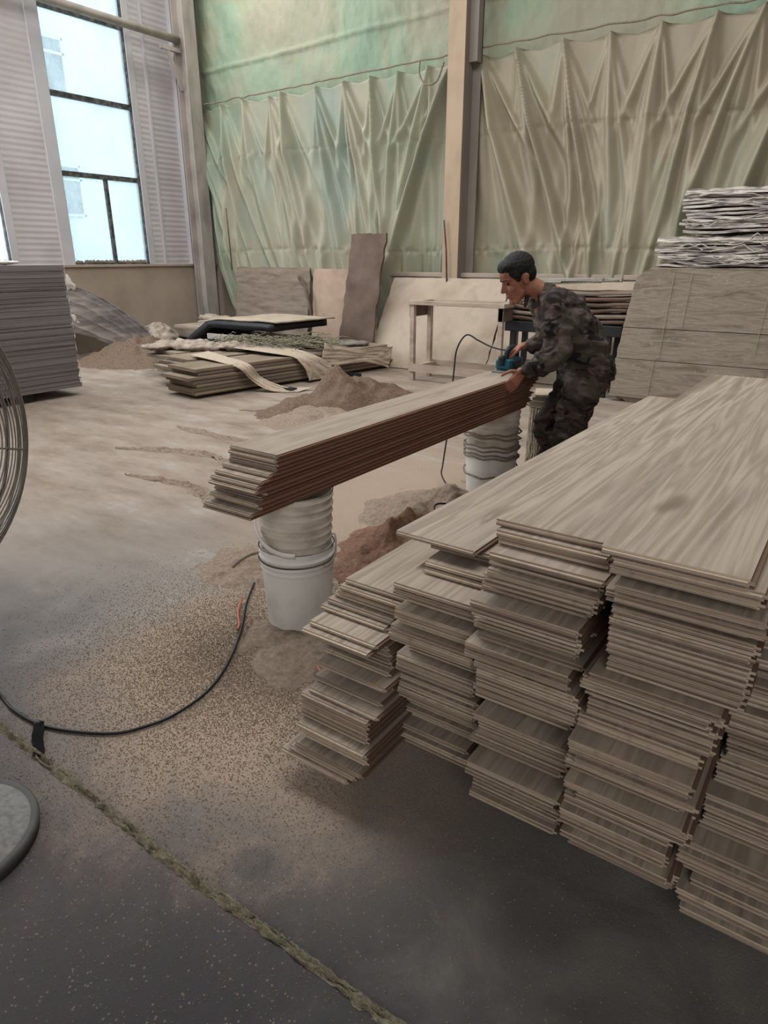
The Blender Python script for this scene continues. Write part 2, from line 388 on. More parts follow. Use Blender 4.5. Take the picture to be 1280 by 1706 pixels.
def organic(mb, name, mat, parent=None, voxel=.008, smooth=3, disp=None):
    o = bpy.data.objects.new('tmp', mb.mesh('tmp', mat)); C.objects.link(o)
    r = o.modifiers.new('r', 'REMESH'); r.mode = 'VOXEL'; r.voxel_size = voxel; r.use_smooth_shade = True
    if smooth:
        s = o.modifiers.new('s', 'SMOOTH'); s.factor = .6; s.iterations = smooth
    dg = bpy.context.evaluated_depsgraph_get(); me = bpy.data.meshes.new_from_object(o.evaluated_get(dg))
    bpy.data.objects.remove(o)
    if disp:
        nrm = [v.normal.copy() for v in me.vertices]
        for v, n_ in zip(me.vertices, nrm): v.co = v.co + n_ * disp(v.co)
    me.materials.clear(); me.materials.append(M[mat]); me.name = name
    me.polygons.foreach_set('use_smooth', [True] * len(me.polygons))
    q = bpy.data.objects.new(name, me); C.objects.link(q)
    if parent: q.parent = parent; q.matrix_parent_inverse = parent_world(parent).inverted()
    return q

# ================= SETTING =================
XW, YW = -10.76, 9.62
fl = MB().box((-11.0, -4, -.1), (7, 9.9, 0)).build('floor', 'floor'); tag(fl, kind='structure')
# left wall: corrugated sheet with window openings
wl = MB()
def corr(y0, y1, z0, z1, pitch=.085):
    n = int((z1 - z0) / pitch * 6)
    def f(u, v):
        z = z0 + (z1 - z0) * v
        return (XW + .0025 * math.sin(2 * math.pi * z / pitch), y0 + (y1 - y0) * u, z)
    wl.grid(f, 1, n)
W1 = (6.66, 8.10); W2 = (4.2, 5.64); ZS, ZT = 1.41, 6.4
corr(W1[1], 9.6, 1.38, 7.5); corr(W2[1], W1[0], 1.38, 7.5); corr(-2, W2[0], 1.38, 7.5)
corr(*W1, ZT, 7.5); corr(*W2, ZT, 7.5)
wl.box((XW - .12, -2, 1.38), (XW - .1, W2[0], 7.5)); wl.box((XW - .12, W2[1], 1.38), (XW - .1, W1[0], 7.5)); wl.box((XW - .12, W1[1], 1.38), (XW - .1, 9.6, 7.5))
tag(wl.build('wall_left', 'wall_sheet'), kind='structure')
ce = MB().box((-11, -4, 7.4), (7, 9.9, 7.5)); tag(ce.build('ceiling', 'render'), kind='structure')
tag(MB().box((7, -4, 0), (7.1, 9.9, 7.5)).build('wall_right', 'render'), kind='structure')
tag(MB().box((-11, -4.1, 0), (7, -4, 7.5)).build('wall_front', 'render'), kind='structure')
lw = MB().box((XW - .15, -2, 0), (XW + .05, 9.6, 1.36)).box((XW - .15, -2, 1.36), (XW + .09, 9.6, 1.40))
tag(lw.build('wall_left_base', 'render', bevel=.006), kind='structure')
wb = MB().box((-11, YW, 0), (7, YW + .15, 7.5)); tag(wb.build('wall_back', 'render'), kind='structure')
lb = MB().box((-9.45, 9.12, 0), (-.6, 9.22, 1.24)).box((-9.45, 9.10, 1.24), (-.6, 9.24, 1.30)); tag(lb.build('wall_back_base', 'render', bevel=.006), kind='structure')
def window(name, y0, y1, split, panes_z):
    e = bpy.data.objects.new(name, None); C.objects.link(e); e.location = (XW, y0, ZS); tag(e, kind='structure')
    fr = MB()
    for ya, yb in ((y0, y0 + .012), (y1 - .012, y1)): fr.box((XW - .08, ya, ZS), (XW + .01, yb, ZT))
    fr.box((XW - .08, y0, ZT - .04), (XW + .01, y1, ZT)).box((XW - .08, y0, ZS - .02), (XW + .02, y1, ZS + .015)).build('frame', 'mullion', e)
    for z in panes_z[1:-1]:
        MB().box((XW - .07, y0, z - .035), (XW + .01, y1, z + .035)).build('mullion', 'mullion', e)
    MB().box((XW - .06, split - .025, ZS), (XW + .005, split + .025, panes_z[1])).build('mullion', 'mullion', e)
    for i, (a, b) in enumerate(zip(panes_z[:-1], panes_z[1:])):
        segs = ((y0, split), (split, y1)) if i == 0 else ((y0, y1),)
        for s0, s1 in segs: MB().box((XW - .05, s0, a), (XW - .044, s1, b)).build('pane', 'glass', e)
    # folded metal reveal round the opening
    MB().box((XW - .1, y0 - .2, ZS - .03), (XW + .03, y0, ZT)).build('flashing', 'flashing', e, bevel=.005)
    MB().box((XW - .1, y1, ZS - .03), (XW + .03, y1 + .12, ZT)).build('flashing', 'flashing', e, bevel=.005)
    # dirt settled on the lowest bar
    d = MB(); rr = random.Random(3)
    for _ in range(70):
        y = rr.uniform(y0 + .05, y1 - .05); ellipsoid(d, (XW - .03, y, ZS + .02), (.02, rr.uniform(.02, .06), rr.uniform(.01, .05)), n=8)
    tag(d.build('dirt', 'ply_grey', e, smooth=True), kind='stuff')
window('window_1', W1[0], W1[1], 7.44, [ZS, 2.74, 3.83, 4.95, ZT])
window('window_2', W2[0], W2[1], 4.95, [ZS, 2.74, 3.83, 4.95, ZT])
# trims on the left wall
MB_t = MB().box((XW, 9.0, 1.4), (XW + .1, 9.06, 7.5)).box((XW, 8.42, 1.4), (XW + .05, 8.46, 7.5)); tag(MB_t.build('trim_1', 'flashing'), kind='structure')
# corner column (H section) and centre column
cc = thing('steel_column', 'grey dusty steel column in the left corner beside the tarp', 'column', (-10.45, 9.15, 0))
MB().box((-10.56, 8.94, 0), (-10.54, 9.2, 7.3)).box((-10.30, 8.94, 0), (-10.28, 9.2, 7.3)).build('flange', 'metal_dust', cc)
MB().box((-10.54, 9.06, 0), (-10.30, 9.08, 7.3)).build('web', 'metal_dust', cc)
br = MB().bar((-10.5, 9.0, 4.2), (-10.5, 8.75, 4.75), .05, .05).bar((-10.5, 9.0, 4.77), (-10.5, 8.6, 4.77), .06, .06)
br.build('brace', 'metal_dust', cc)
cm = thing('steel_column', 'cream steel column between the two hanging tarps', 'column', (-5.1, 9.1, 0))
MB().box((-5.24, 8.98, 0), (-4.99, 9.0, 7.3)).build('face_plate', 'column', cm)
MB().box((-5.24, 9.00, 0), (-5.22, 9.24, 7.3)).box((-5.01, 9.0, 0), (-4.99, 9.24, 7.3)).box((-5.24, 9.22, 0), (-4.87, 9.24, 7.3)).box((-4.99, 9.1, 3.9), (-4.87, 9.24, 7.3)).build('side_plate', 'column_grey', cm)
pp = MB().tube([(-10.5, 9.0, 4.93), (-10.5, 3.0, 4.95)], .06, 14)
tag(pp.build('wall_beam', 'metal_dust', smooth=True), 'horizontal grey pipe running along the left wall over the window', 'pipe')
# outside: facade seen through the window
bf = thing('building', 'pale building outside seen through the dusty window', 'building', (-19, 8, 0))
MB().box((-19.6, -6, -3), (-19, 22, 9)).build('wall', 'facade', bf)
for z in (2.6, 5.6, 8.2):
    for y in (3.0, 7.4, 11.0, 14.5):
        wn = MB().box((-19.0, y, z), (-18.95, y + 1.3, z + 1.3)).build('window', 'facade_glass', bf)
        fm = MB()
        for a in (0, .62, 1.24): fm.box((-18.96, y + a, z), (-18.9, y + a + .06, z + 1.3))
        for a in (0, .9, 1.24): fm.box((-18.96, y, z + a), (-18.9, y + 1.3, z + a + .06))
        fm.build('frame', 'facade', wn)
tag(MB().box((-26, -10, -.2), (-11.0, 26, -.1)).build('ground', 'facade'), kind='structure')

# ================= TARPS =================
def tarp_mesh(x0, x1, ztop, zbot, hangs, y0, slants, amp=.10, seams=(), left_curve=None, seed=0, nu=420, nv=190):
    rr = random.Random(seed); rays = []
    for i, h in enumerate(hangs):
        gap = .55
        sl = slants(h)
        for k, (ds, ln, a) in enumerate(((0, 1.15, 1.1), (-.30, .2, .5), (.30, .2, .5), (.11, .95, .6), (-.10, .6, .45))):
            rays.append((h, sl + ds + rr.uniform(-.04, .04), ln * rr.uniform(.85, 1.1), a * rr.uniform(.6, 1.15), rr.uniform(.7, 1.3)))
    extra = [(rr.uniform(x0, x1), rr.uniform(-.05, .05), rr.uniform(.03, .06), rr.uniform(.35, 1)) for _ in range(int((x1 - x0) * 6))]
    H = ztop - zbot
    def f(u, v):
        z = zbot + H * v; d = ztop - z; t = d / H
        x = x0 + (x1 - x0) * u
        y = 0.0; acc = 0.0
        for h, s, ln, a, wd in rays:
            if t > ln: fade = max(0, 1 - (t - ln) / .35)
            else: fade = 1
            if fade <= 0: continue
            w_ = (.03 + .048 * d) * wd; dx = x - (h + s * d)
            if abs(dx) > 3 * w_: continue
            acc += (a * fade * math.exp(-abs(dx / w_) ** 1.6) * (.35 + .65 * min(1, d / .9)) * math.exp(-.10 * d)) ** 3
        y += 1.25 * acc ** (1 / 3)
        for (ex, es, ew, ea) in extra:
            if t < .3: continue
            dx = x - (ex + es * d)
            if abs(dx) < 3 * ew: y += .28 * ea * math.exp(-(dx / ew) ** 2) * min(1, (t - .3) * 3)
        for sz, sa in seams:
            q = (z - sz - .03 * math.sin(x * 1.3)) / .05
            if abs(q) < 3: y += sa * .22 * math.exp(-q * q) * (math.sin(x * 34 + 3 * math.sin(x * 9)) * .4 + nz(x * 12, z * 3)) ; y -= .03 * math.exp(-(q / .4) ** 2)
        y += .25 * nz(x * 1.1, z * .6, seed, 2) + .03 * nz(x * 7, z * 2, seed, 2)
        zz = z
        # scalloped hem between hanging points
        if t < .06:
            near = min(abs(x - h) for h in hangs); zz -= min(.10, near * .22) * (1 - t / .06)
        xx = x
        if left_curve:
            lx = left_curve(zz); xx = lx + (x - x0) * (x1 - lx) / (x1 - x0)
        return (xx, y0 - amp * (y + .2), zz)
    return MB().grid(f, nu, nv)
LC = [(4.0, -10.65), (3.43, -10.63), (2.73, -10.59), (1.96, -10.48), (1.29, -10.32), (.68, -10.08), (.2, -9.75), (.05, -9.6)]
def lcurve(z):
    for (za, xa), (zb, xb) in zip(LC[:-1], LC[1:]):
        if z >= zb: return xa + (xb - xa) * max(0, min(1, (za - z) / (za - zb)))
    return LC[-1][1]
tl = tarp_mesh(-10.65, -5.2, 4.0, .06, [-10.6, -9.95, -9.4, -8.84, -8.52, -7.79, -7.23, -6.73, -6.25, -5.74, -5.34], 9.44,
               lambda h: .20 if h < -6.9 else (.20 - (h + 6.9) * .38), .27, ((3.12, .35), (1.62, .5)), lcurve, 2)
tl_o = tl.build('hanging_tarp', 'tarp_left', smooth=True, solid=.006)
tag(tl_o, 'grey-green draped tarp hanging left of the cream column', 'tarp')
tr = tarp_mesh(-5.18, 1.5, 4.03, .3, [-4.95, -4.43, -3.79, -3.23, -2.63, -2.04, -1.58, -1.0, -.4], 9.44,
               lambda h: .36 if h < -4.3 else (.36 - (h + 4.3) * .24 if h < -1.9 else -.22), .29, ((3.05, .35), (1.6, .5)), None, 5)
tag(tr.build('hanging_tarp', 'tarp_right', smooth=True, solid=.006), 'dusty beige draped tarp hanging right of the cream column', 'tarp')
def up(u, v):
    x = -10.68 + 12.2 * u; z = 3.7 + 3.6 * v
    y = .05 * nz(x * .8, z * .8, 4) + .025 * nz(x * 5 + z * 1.2, z * 2, 9, 4)
    for a, b in ((4.57, .03), (6.0, -.03)):
        q = (z - (a + b * (x + 9.4))) / .03
        if abs(q) < 3: y += .03 * math.exp(-q * q)
    return (x, 9.50 - y, z)
tag(MB().grid(up, 420, 130).build('upper_tarp', 'tarp_up', smooth=True, solid=.004), 'patched green upper tarp stretched flat along the top of the back wall', 'tarp')
def hemrope(x0, x1, z0, z1, label, seed):
    rr = random.Random(seed); pts = []
    n = int((x1 - x0) * 7)
    for i in range(n + 1):
        u = i / n; pts.append((x0 + (x1 - x0) * u, 9.27 + rr.uniform(-.01, .01), z0 + (z1 - z0) * u + rr.uniform(-.012, .012) - .0))
    tag(MB().tube(spline(pts, 3), .011, 6).build('rope', 'rope', smooth=True), label, 'rope')
hemrope(-10.65, -5.25, 4.0, 4.07, 'thin rope along the top hem of the left hanging tarp', 1)
hemrope(-4.98, 1.4, 4.09, 4.03, 'thin rope along the top hem of the right hanging tarp', 2)
tag(MB().tube(spline([(-5.75, 9.1, 4.02), (-5.74, 9.08, 3.85), (-5.62, 9.06, 3.72), (-5.45, 9.06, 3.74), (-5.36, 9.08, 3.95)], 8), .012, 6).build('cord_loop', 'rope', smooth=True), 'pale cord loop hanging from the hem next to the cream column', 'cord')
tag(MB().tube([(-9.62, 9.0, 1.3), (-9.66, 9.02, 1.9), (-9.70, 9.04, 2.32)], .012, 6).build('thin_rod', 'ply_brown', smooth=True), 'thin rod standing upright at the left end of the plywood boards', 'rod')
tag(MB().tube([(-5.12, 8.93, 1.1), (-5.15, 8.93, 1.6), (-5.2, 8.93, 2.0)], .012, 6).build('thin_stick', 'veneer', smooth=True), 'thin dark stick standing at the foot of the cream column', 'stick')

# ================= BOARDS ALONG THE BACK WALL =================
def lean(name, label, mat, x0, x1, yb, yt, z0, z1, th=.02, xs=0, notch=0, seed=1, cat='board', shear=0):
    """leaning sheet with slightly uneven edges; bottom edge at yb,z0, top edge at yt,z1"""
    rr = random.Random(seed); n = 14; top = []
    mb = MB(); fr = []; bk = []
    nu, nv = 16, 16
    d = Vector((0, yt - yb, z1 - z0)); nn = Vector((0, -(z1 - z0), yt - yb)).normalized()
    e_l = [rr.uniform(-1, 1) * notch for _ in range(nv + 1)]; e_r = [rr.uniform(-1, 1) * notch for _ in range(nv + 1)]; e_t = [rr.uniform(-1, 0) * notch for _ in range(nu + 1)]
    def f(off):
        def g_(u, v):
            i, j = round(u * nu), round(v * nv)
            a = x0 + shear * v + (e_l[j]); b = x1 + shear * v + xs * v + (e_r[j])
            vv = v + (e_t[i] / (z1 - z0) if j == nv else 0)
            p = Vector((a + (b - a) * u, yb, z0)) + d * vv + nn * (off + .006 * nz(u * 3, v * 3, seed))
            return p
        return g_
    mb.grid(f(th), nu, nv); k = len(mb.v); mb.grid(f(0), nu, nv)
    w1 = nu + 1
    ring = [i for i in range(w1)] + [j * w1 + nu for j in range(1, nv + 1)] + [nv * w1 + i for i in range(nu - 1, -1, -1)] + [j * w1 for j in range(nv - 1, 0, -1)]
    for a, b in zip(ring, ring[1:] + ring[:1]): mb.f.append((a, a + k, b + k, b)); mb.mi.append(0)
    o = mb.build(name, mat); tag(o, label, cat); return o
lean('plywood_board', 'grey-brown weathered plywood board leaning at the left foot of the back wall', 'ply_grey', -9.5, -7.78, 8.88, 9.02, 0.0, 1.36, .018, notch=.02, seed=3)
lean('plywood_board', 'pinkish plywood board leaning between the weathered plywood and the upright brown slab', 'ply_pink', -7.72, -6.4, 8.93, 9.05, 0.0, 1.34, .018, notch=.015, seed=4)
# broken strip of bark-like edging between them
tag(MB().tube(spline([(-7.98, 8.93, 1.22), (-7.8, 8.9, 1.05), (-7.72, 8.88, .85), (-7.66, 8.86, .5)], 6), [.012 + .018 * abs(math.sin(i)) for i in range(19)], 6).build('splinter_strip', 'ply_brown', smooth=True), 'torn splinter strip hanging over the joint of the two plywood boards', 'strip')
lean('upright_slab', 'tall brown narrow board leaning upright in front of the curtain', 'ply_brown', -6.62, -6.0, 8.25, 8.72, 0.0, 1.84, .04, notch=.022, seed=6, shear=-.02)
lean('large_panel', 'large whitish dusty panel leaning behind the small wooden frame', 'white_panel', -6.05, -4.12, 8.22, 8.98, 0.0, 1.22, .025, notch=.01, seed=7)
lean('large_panel', 'whitish panel leaning on the wall directly behind the worker', 'white_panel', -4.09, -2.35, 8.2, 8.97, 0.0, 1.22, .025, notch=.008, seed=8)
# small frame stand
fs = thing('wooden_frame_stand', 'small bare wooden frame stand with four legs by the back wall', 'stand', (-4.2, 7.8, 0))
fx0, fx1, fy0, fy1 = -4.78, -3.55, 7.50, 7.92
for x, y in ((fx0, fy0), (fx1, fy0), (fx0, fy1), (fx1, fy1)):
    MB().box((x - .03, y - .03, 0), (x + .03, y + .03, .95)).build('leg', 'ply', fs, bevel=.004)
tf = MB().box((fx0 - .05, fy0 - .05, .95), (fx1 + .05, fy0 + .06, 1.0)).box((fx0 - .05, fy1 - .06, .95), (fx1 + .05, fy1 + .05, 1.0)).box((fx0 - .05, fy0 + .06, .95), (fx0 + .08, fy1 - .06, 1.0)).box((fx1 - .08, fy0 + .06, .95), (fx1 + .05, fy1 - .06, 1.0))
tf.build('top_frame', 'ply', fs, bevel=.004)
MB().box((fx0 - .04, fy0 - .045, .12), (fx1 + .04, fy0 - .03, .22)).box((fx0 - .04, fy1 + .03, .12), (fx1 + .04, fy1 + .045, .22)).box((fx0, fy0 - .03, .14), (fx0 + .08, fy1 + .03, .2)).box((fx1 - .08, fy0 - .03, .14), (fx1, fy1 + .03, .2)).build('lower_frame', 'ply', fs)
for x in (fx0, fx1): MB().prism([(fy0 - .03, .95), (fy1 + .03, .95), (fy1 + .03, .80), (fy0 - .03, .80)], x - .034, x - .03 if x == fx0 else x + .034, axis='x').build('gusset', 'ply_brown', fs)
# rack of scrap behind the worker
rk = thing('scrap_rack', 'low dark rack behind the worker heaped with veneer sheets', 'rack', (-2.95, 8.2, 0))
for x in (-3.5, -2.35):
    for y in (7.75, 8.1): MB().box((x - .03, y - .03, 0), (x + .03, y + .03, .7)).build('leg', 'dark', rk)
MB().box((-3.6, 7.7, .68), (-2.2, 8.15, .80)).build('shelf', 'dark', rk, bevel=.01)
for i in range(6):
    z = .82 + i * .062
    def sag(u, v, z=z, i=i, off=0): return (-3.55 + .03 * i + 1.4 * u, 7.72 + .42 * v, z + off + .07 * (2 * u - 1) ** 2 * (.3 + .2 * i / 6) + .012 * nz(u * 4, v * 2, i))
    m_ = MB().grid(lambda u, v: sag(u, v), 16, 3)
    tag(m_.build('veneer_sheet', 'veneer' if i not in (1, 5) else 'ply_grey', smooth=True, solid=.04), ['lowest', 'second lowest', 'third lowest', 'third highest', 'second highest', 'topmost'][i] + ' sagging veneer sheet on the rack behind the worker', 'sheet', 'sagging sheets on the rack')
for i, (a, b, z) in enumerate((((-3.3, 7.8), (-2.5, 7.82), 1.25), ((-3.45, 7.9), (-2.62, 7.93), 1.25), ((-3.2, 8.03), (-2.36, 8.05), 1.25))):
    m_ = MB().bar((a[0], a[1], z), (b[0], b[1], z + .02), .07, .045)
    m_.bar((a[0] + .03, a[1] - .037, z - .012), (b[0], b[1] - .037, z + .012), .006, .012)
    tag(m_.build('metal_profile', 'alu', bevel=.003), ['front short', 'middle', 'rearmost right'][i] + ' aluminium profile lying on top of the rack', 'profile', 'aluminium profiles on the rack')
tag(MB().bar((-2.95, 7.74, 1.245), (-2.5, 7.73, 1.255), .05, .02).build('wood_scrap', 'dark', bevel=.003), 'short dark scrap stick beside the aluminium profiles', 'scrap')
tag(MB().bar((-3.05, 7.70, 1.225), (-2.3, 7.71, 1.27), .05, .015).build('wood_scrap', 'sawdust_green'), 'yellowish scrap strip under the aluminium profiles', 'scrap')

# ================= BIG BLOCK AND WRAPPED SHEETS AT RIGHT =================
bk = thing('clad_block', 'large grey wooden block with cracked planks at the right of the worker', 'block', (-1.3, 8.0, 0))
def slabrow(z0, z1, xl0, xl1, c, seed, x1=.5):
    rr = random.Random(seed); poly = []
    n = 8
    left = [(xl0 + (xl1 - xl0) * i / n + rr.uniform(-.006, .006), z0 + (z1 - z0) * i / n) for i in range(n + 1)]
    if c: left = left[:-1] + [(xl1 + .02, z1 - .05), (xl1 + .07, z1 - .015), (xl1 + .12, z1)]
    poly = left + [(x1, z1), (x1, z0)]
    MB().prism(poly, 7.62 + rr.uniform(0, .006), 7.70).build('plank', 'block', bk, bevel=.003)
kb = N('block_face'); v = kb.vec((.9, 1, 5)); f = kb.noise(v, 2.2, 7, .65, .9); g_ = kb.noise(kb.vec((1, 1, 1)), 30, 4)
cb_ = kb.ramp(f, [(.3, '#6c6459'), (.42, '#857c6f'), (.55, '#968d80'), (.7, '#776e62')]); cb_ = kb.mix(kb.maprange(g_, .6, .75, 0, .5), cb_, '#b3aa9b')
M['block'] = kb.done(cb_, .95, kb.bump(f, .8, .02), spec=.1)
M['block_line'] = simple('faint_scored_line', ['#8d8475', '#a59c8d'], 30, bump=.2)
slabrow(.06, .47, -2.24, -2.21, False, 1); slabrow(.476, .80, -2.21, -2.17, False, 2); slabrow(.806, 1.39, -2.17, -2.08, True, 3)
MB().prism([(-2.2, .1), (-2.05, 0), (.5, 0), (.5, .08), (-2.2, .12)], 7.66, 7.9).build('plank', 'block', bk)
MB().prism([(-2.18, .02), (-2.02, 1.37), (.5, 1.38), (.5, .02)], 7.70, 8.9).build('core', 'block', bk)
crest = MB()
def cr(u, v):
    x = -1.98 + 2.45 * u; y = 7.64 + 1.1 * v
    return (x, y, 1.385 + (.035 + .04 * abs(nz(x * 4, y * 4, 2))) * math.sin(math.pi * min(1, max(0, v * 1.0))) + .01)
crest.grid(cr, 60, 20); tag(crest.build('sawdust_layer', 'sawdust_tan', bk, smooth=True), kind='stuff')
for x, za, zb in ((-1.72, .5, 1.36), (-1.80, .05, .5), (-.83, .6, 1.37), (-1.55, .82, 1.36)):
    MB().bar((x, 7.612, zb), (x - .05 * (zb - za), 7.612, za), .007, .002, up=(0, 1, 0)).build('chalk_line', 'block_line', bk)
def wrapped(x0, x1, z0, z1, label, n, seed):
    e = thing('wrapped_bundle', label, 'bundle', ((x0 + x1) / 2, 8.1, z0), 'film wrapped bundles on the block')
    rr = random.Random(seed); m_ = MB(); h = (z1 - z0) / n
    for i in range(n):
        a = x0 + rr.uniform(-.05, .05); z = z0 + h * i; sgn = rr.uniform(-.02, .02)
        def f(u, v, a=a, z=z, i=i, k=0):
            return (a + (x1 - a) * u, 7.72 + .02 * rr.random() + .9 * v, z + .018 * nz(u * 5, i * .6, seed) + .012 * math.sin(u * 9 + i))
        g1 = MB().grid(lambda u, v: (a + (x1 - a) * u, 7.72 + .9 * v, z + .03 * nz(u * 3, i * .25, seed)), 24, 1)
        k = len(g1.v); nu = 25
        top = [(p[0], p[1], p[2] + h * .72) for p in g1.v]
        vs = g1.v + top; fs = list(g1.f) + [tuple(q + k for q in t) for t in g1.f]
        for j in range(24): fs.append((j, j + 1, j + 1 + k, j + k))
        fs.append((0, k, k + nu, nu)); m_.add(vs, fs)
    tag(m_.build('sheets', 'film', e), kind='stuff')
    # crumpled film skin strands
    s = MB()
    for i in range(26):
        x = rr.uniform(x0, x1 - .4); z = rr.uniform(z0 + .02, z1 - .02); L = rr.uniform(.25, .9)
        pts = [(x + L * t, 7.705 - .01 * rr.random(), z + .05 * t * rr.uniform(-1, 1) + .02 * math.sin(t * 6 + i)) for t in (0, .2, .4, .6, .8, 1)]
        s.tube(spline([p for p in pts if p[0] < x1], 2), .005 + .004 * rr.random(), 4)
    tag(s.build('film_folds', 'film', e, smooth=True), kind='stuff')
    def top_f(u, v):
        x = x0 - .03 + (x1 - x0 + .05) * u
        return (x, 7.70 + .94 * v, z1 + .005 + .03 * abs(nz(x * 4, v * 4, seed)) - (.05 if v < .06 else 0))
    MB().grid(top_f, 40, 16).build('top_film', 'film', e, smooth=True)
wrapped(-1.93, .5, 1.425, 1.69, 'lower film-wrapped sheet bundle resting directly on the clad block', 9, 11)
wrapped(-1.72, .5, 1.74, 2.12, 'upper film-wrapped sheet bundle, top of the two at right', 12, 12)

# ================= LEFT SIDE =================
lk = thing('sheet_stack', 'tall block of stacked thin grey sheets at the left edge', 'stack', (-8, 3.2, 0))
m_ = MB(); rr = random.Random(5); z = .10
while z < 1.43:
    t = rr.uniform(.010, .02); j = rr.uniform(-.006, .006); j2 = rr.uniform(-.012, .012)
    m_.box((-8.62 + j, 2.0, z), (-7.4 + j, 4.43 + j2, z + t - .0015)); z += t
tag(m_.build('sheets', 'sheet_grey', lk), kind='stuff')
for y in (2.3, 3.1, 3.75): MB().box((-8.55, y, 0), (-7.45, y + .12, .1)).build('skid', 'dark', lk)
tp = MB()
pts = [( 2.0, 1.44)]
def paperstrip(u, v):
    z = .12 + 1.30 * v
    return (-7.41 + .012 * nz(z * 9, 2), 4.445 + .02 * u * abs(nz(z * 14, 5)) + (.0), z)
tp.grid(paperstrip, 2, 70); tp.build('torn_edge', 'paper_edge', lk, solid=.003)
for (z, s) in ((1.25, .09), (.86, .05)):
    q = MB(); ellipsoid(q, (-7.43, 4.48, z), (.02, s * .6, s), n=10); ellipsoid(q, (-7.43, 4.53, z - .05), (.015, s * .4, s * .5), n=10)
    organic(q, 'torn_flap', 'paper_edge', lk, .012, 2, lambda c: .01 * nz(c.x * 20, c.y * 20, c.z * 20))
q = MB()
for i in range(5): ellipsoid(q, (-7.7 - .1 * i, 3.9 + .1 * math.sin(i * 2) - .15 * i, 1.455), (.14, .22, .02), n=12)
tag(organic(q, 'plastic_scrap', 'paper_edge', None, .02, 2, lambda c: .015 * nz(c.x * 9, c.y * 9, c.z * 9)), 'crumpled white plastic scrap on top of the tall grey sheet stack', 'scrap')
# striped cloth bundle
def drape(u, v):
    # u runs down the length, v across the folds
    c0 = spl[min(len(spl) - 1, int(u * (len(spl) - 1) + .5))]; k = v - .5
    wd = 1.7 - .85 * u
    x = c0.x + k * wd * .35 + .03 * nz(u * 4, v * 3, 2); y = c0.y + k * wd * -.55
    ph = v * 60 + 2.0 * nz(u * 2, v * 2)
    arch = .38 * (1 - .6 * u) * (1 - (2 * k) ** 2)
    return (x + .02 * math.cos(ph), y, max(.02, c0.z + .08 + arch - .12 - .5 * max(0, k) + .035 * math.sin(ph)))
spl = spline([(-10.35, 6.0, .80), (-10.15, 6.4, .70), (-9.95, 6.75, .50), (-9.75, 7.0, .28), (-9.6, 7.15, .12)], 14)
tag(MB().grid(drape, 56, 110).build('cloth_bundle', 'drape', smooth=True, solid=.01), 'long grey striped cloth slumped in folds beside the left block', 'cloth')
def sack(c, r, label, mat='sack', seed=1, loc_group=None):
    q = MB(); ellipsoid(q, c, r, n=18); ellipsoid(q, (c[0] + r[0] * .5, c[1] - r[1] * .4, c[2] - r[2] * .2), (r[0] * .6, r[1] * .7, r[2] * .8), n=14)
    return tag(organic(q, 'sack', mat, None, .02, 2, lambda p: .045 * nz(p.x * 5, p.y * 5, p.z * 6 + seed) + .02 * nz(p.x * 14, p.y * 14, seed)), label, 'sack')
sack((-9.75, 7.38, .22), (.36, .28, .26), 'crumpled pale sack at the foot of the striped cloth bundle', 'sack', 2)
sack((-9.75, 8.62, .47), (.4, .16, .07), 'flat rumpled sack lying on the back of the low panel pile', 'net', 5)
def heap(name, label, mat, c, rx, ry, h, rot=0, seed=0, n=90, rough=.25, fq=5, minh=-.01):
    cr_, sr = math.cos(rot), math.sin(rot)
    def f(u, v):
        a, b = 2 * u - 1, 2 * v - 1; x = c[0] + rx * a * cr_ - ry * b * sr; y = c[1] + rx * a * sr + ry * b * cr_
        d = math.sqrt(a * a + b * b); e = max(0, 1 - d) if d < 1 else 0
        e = e * e * (3 - 2 * e)
        q = h * e * (1 + rough * 1.3 * nz(x * fq, y * fq, seed, 4)) + min(h, .15) * rough * .35 * (nz(x * fq * 2.3, y * fq * 2.3, seed, 4)) * min(1, e * 4) - .006 + .012 * nz(x * 6, y * 6, seed)
        return (x, y, max(minh, q))
    return tag(MB().grid(f, n, n).build(name, mat, smooth=True), label, 'sawdust', kind='stuff')
heap('sawdust_heap', 'brown sawdust heap along the foot of the left wall behind the sheet stack', 'sawdust_brown', (-9.2, 6.6, 0), 1.25, 1.0, .34, .5, 1)
heap('sawdust_heap', 'low tan sawdust in the far left corner', 'sawdust_tan', (-9.9, 8.9, 0), .3, .4, .15, .2, 2)
heap('sawdust_heap', 'low brownish sawdust spread between the left heap and the board bundle', 'sawdust_tan', (-9.1, 6.6, 0), 1.5, .75, .10, .75, 13)
heap('sawdust_heap', 'brown peaked sawdust heap behind the plank stack on buckets', 'sawdust_brown', (-4.5, 5.75, 0), .65, 1.2, .30, -.25, 3, rough=.55, fq=2.2)
heap('sawdust_heap', 'tan sawdust apron in front of the peaked heap', 'sawdust_tan', (-4.3, 5.0, 0), .7, .6, .12, 0, 9)
heap('sawdust_heap', 'reddish coarse sawdust heap right behind the near bucket', 'sawdust_red', (-1.72, 2.85, 0), .55, .62, .20, .2, 4, rough=.5, fq=4)
heap('sawdust_heap', 'long tan sawdust ridge between the two bucket stands', 'sawdust_tan', (-1.95, 3.45, 0), .55, .6, .14, -.4, 5, rough=.5, fq=4)
heap('sawdust_heap', 'low brownish sawdust at the foot of the near bucket', 'sawdust_tan', (-1.62, 1.76, 0), .36, .30, .05, 0, 6, rough=.5)
heap('sawdust_heap', 'low tan sawdust mound left of the near bucket', 'sawdust_tan', (-2.3, 2.25, 0), .45, .35, .07, .5, 7, rough=.5)
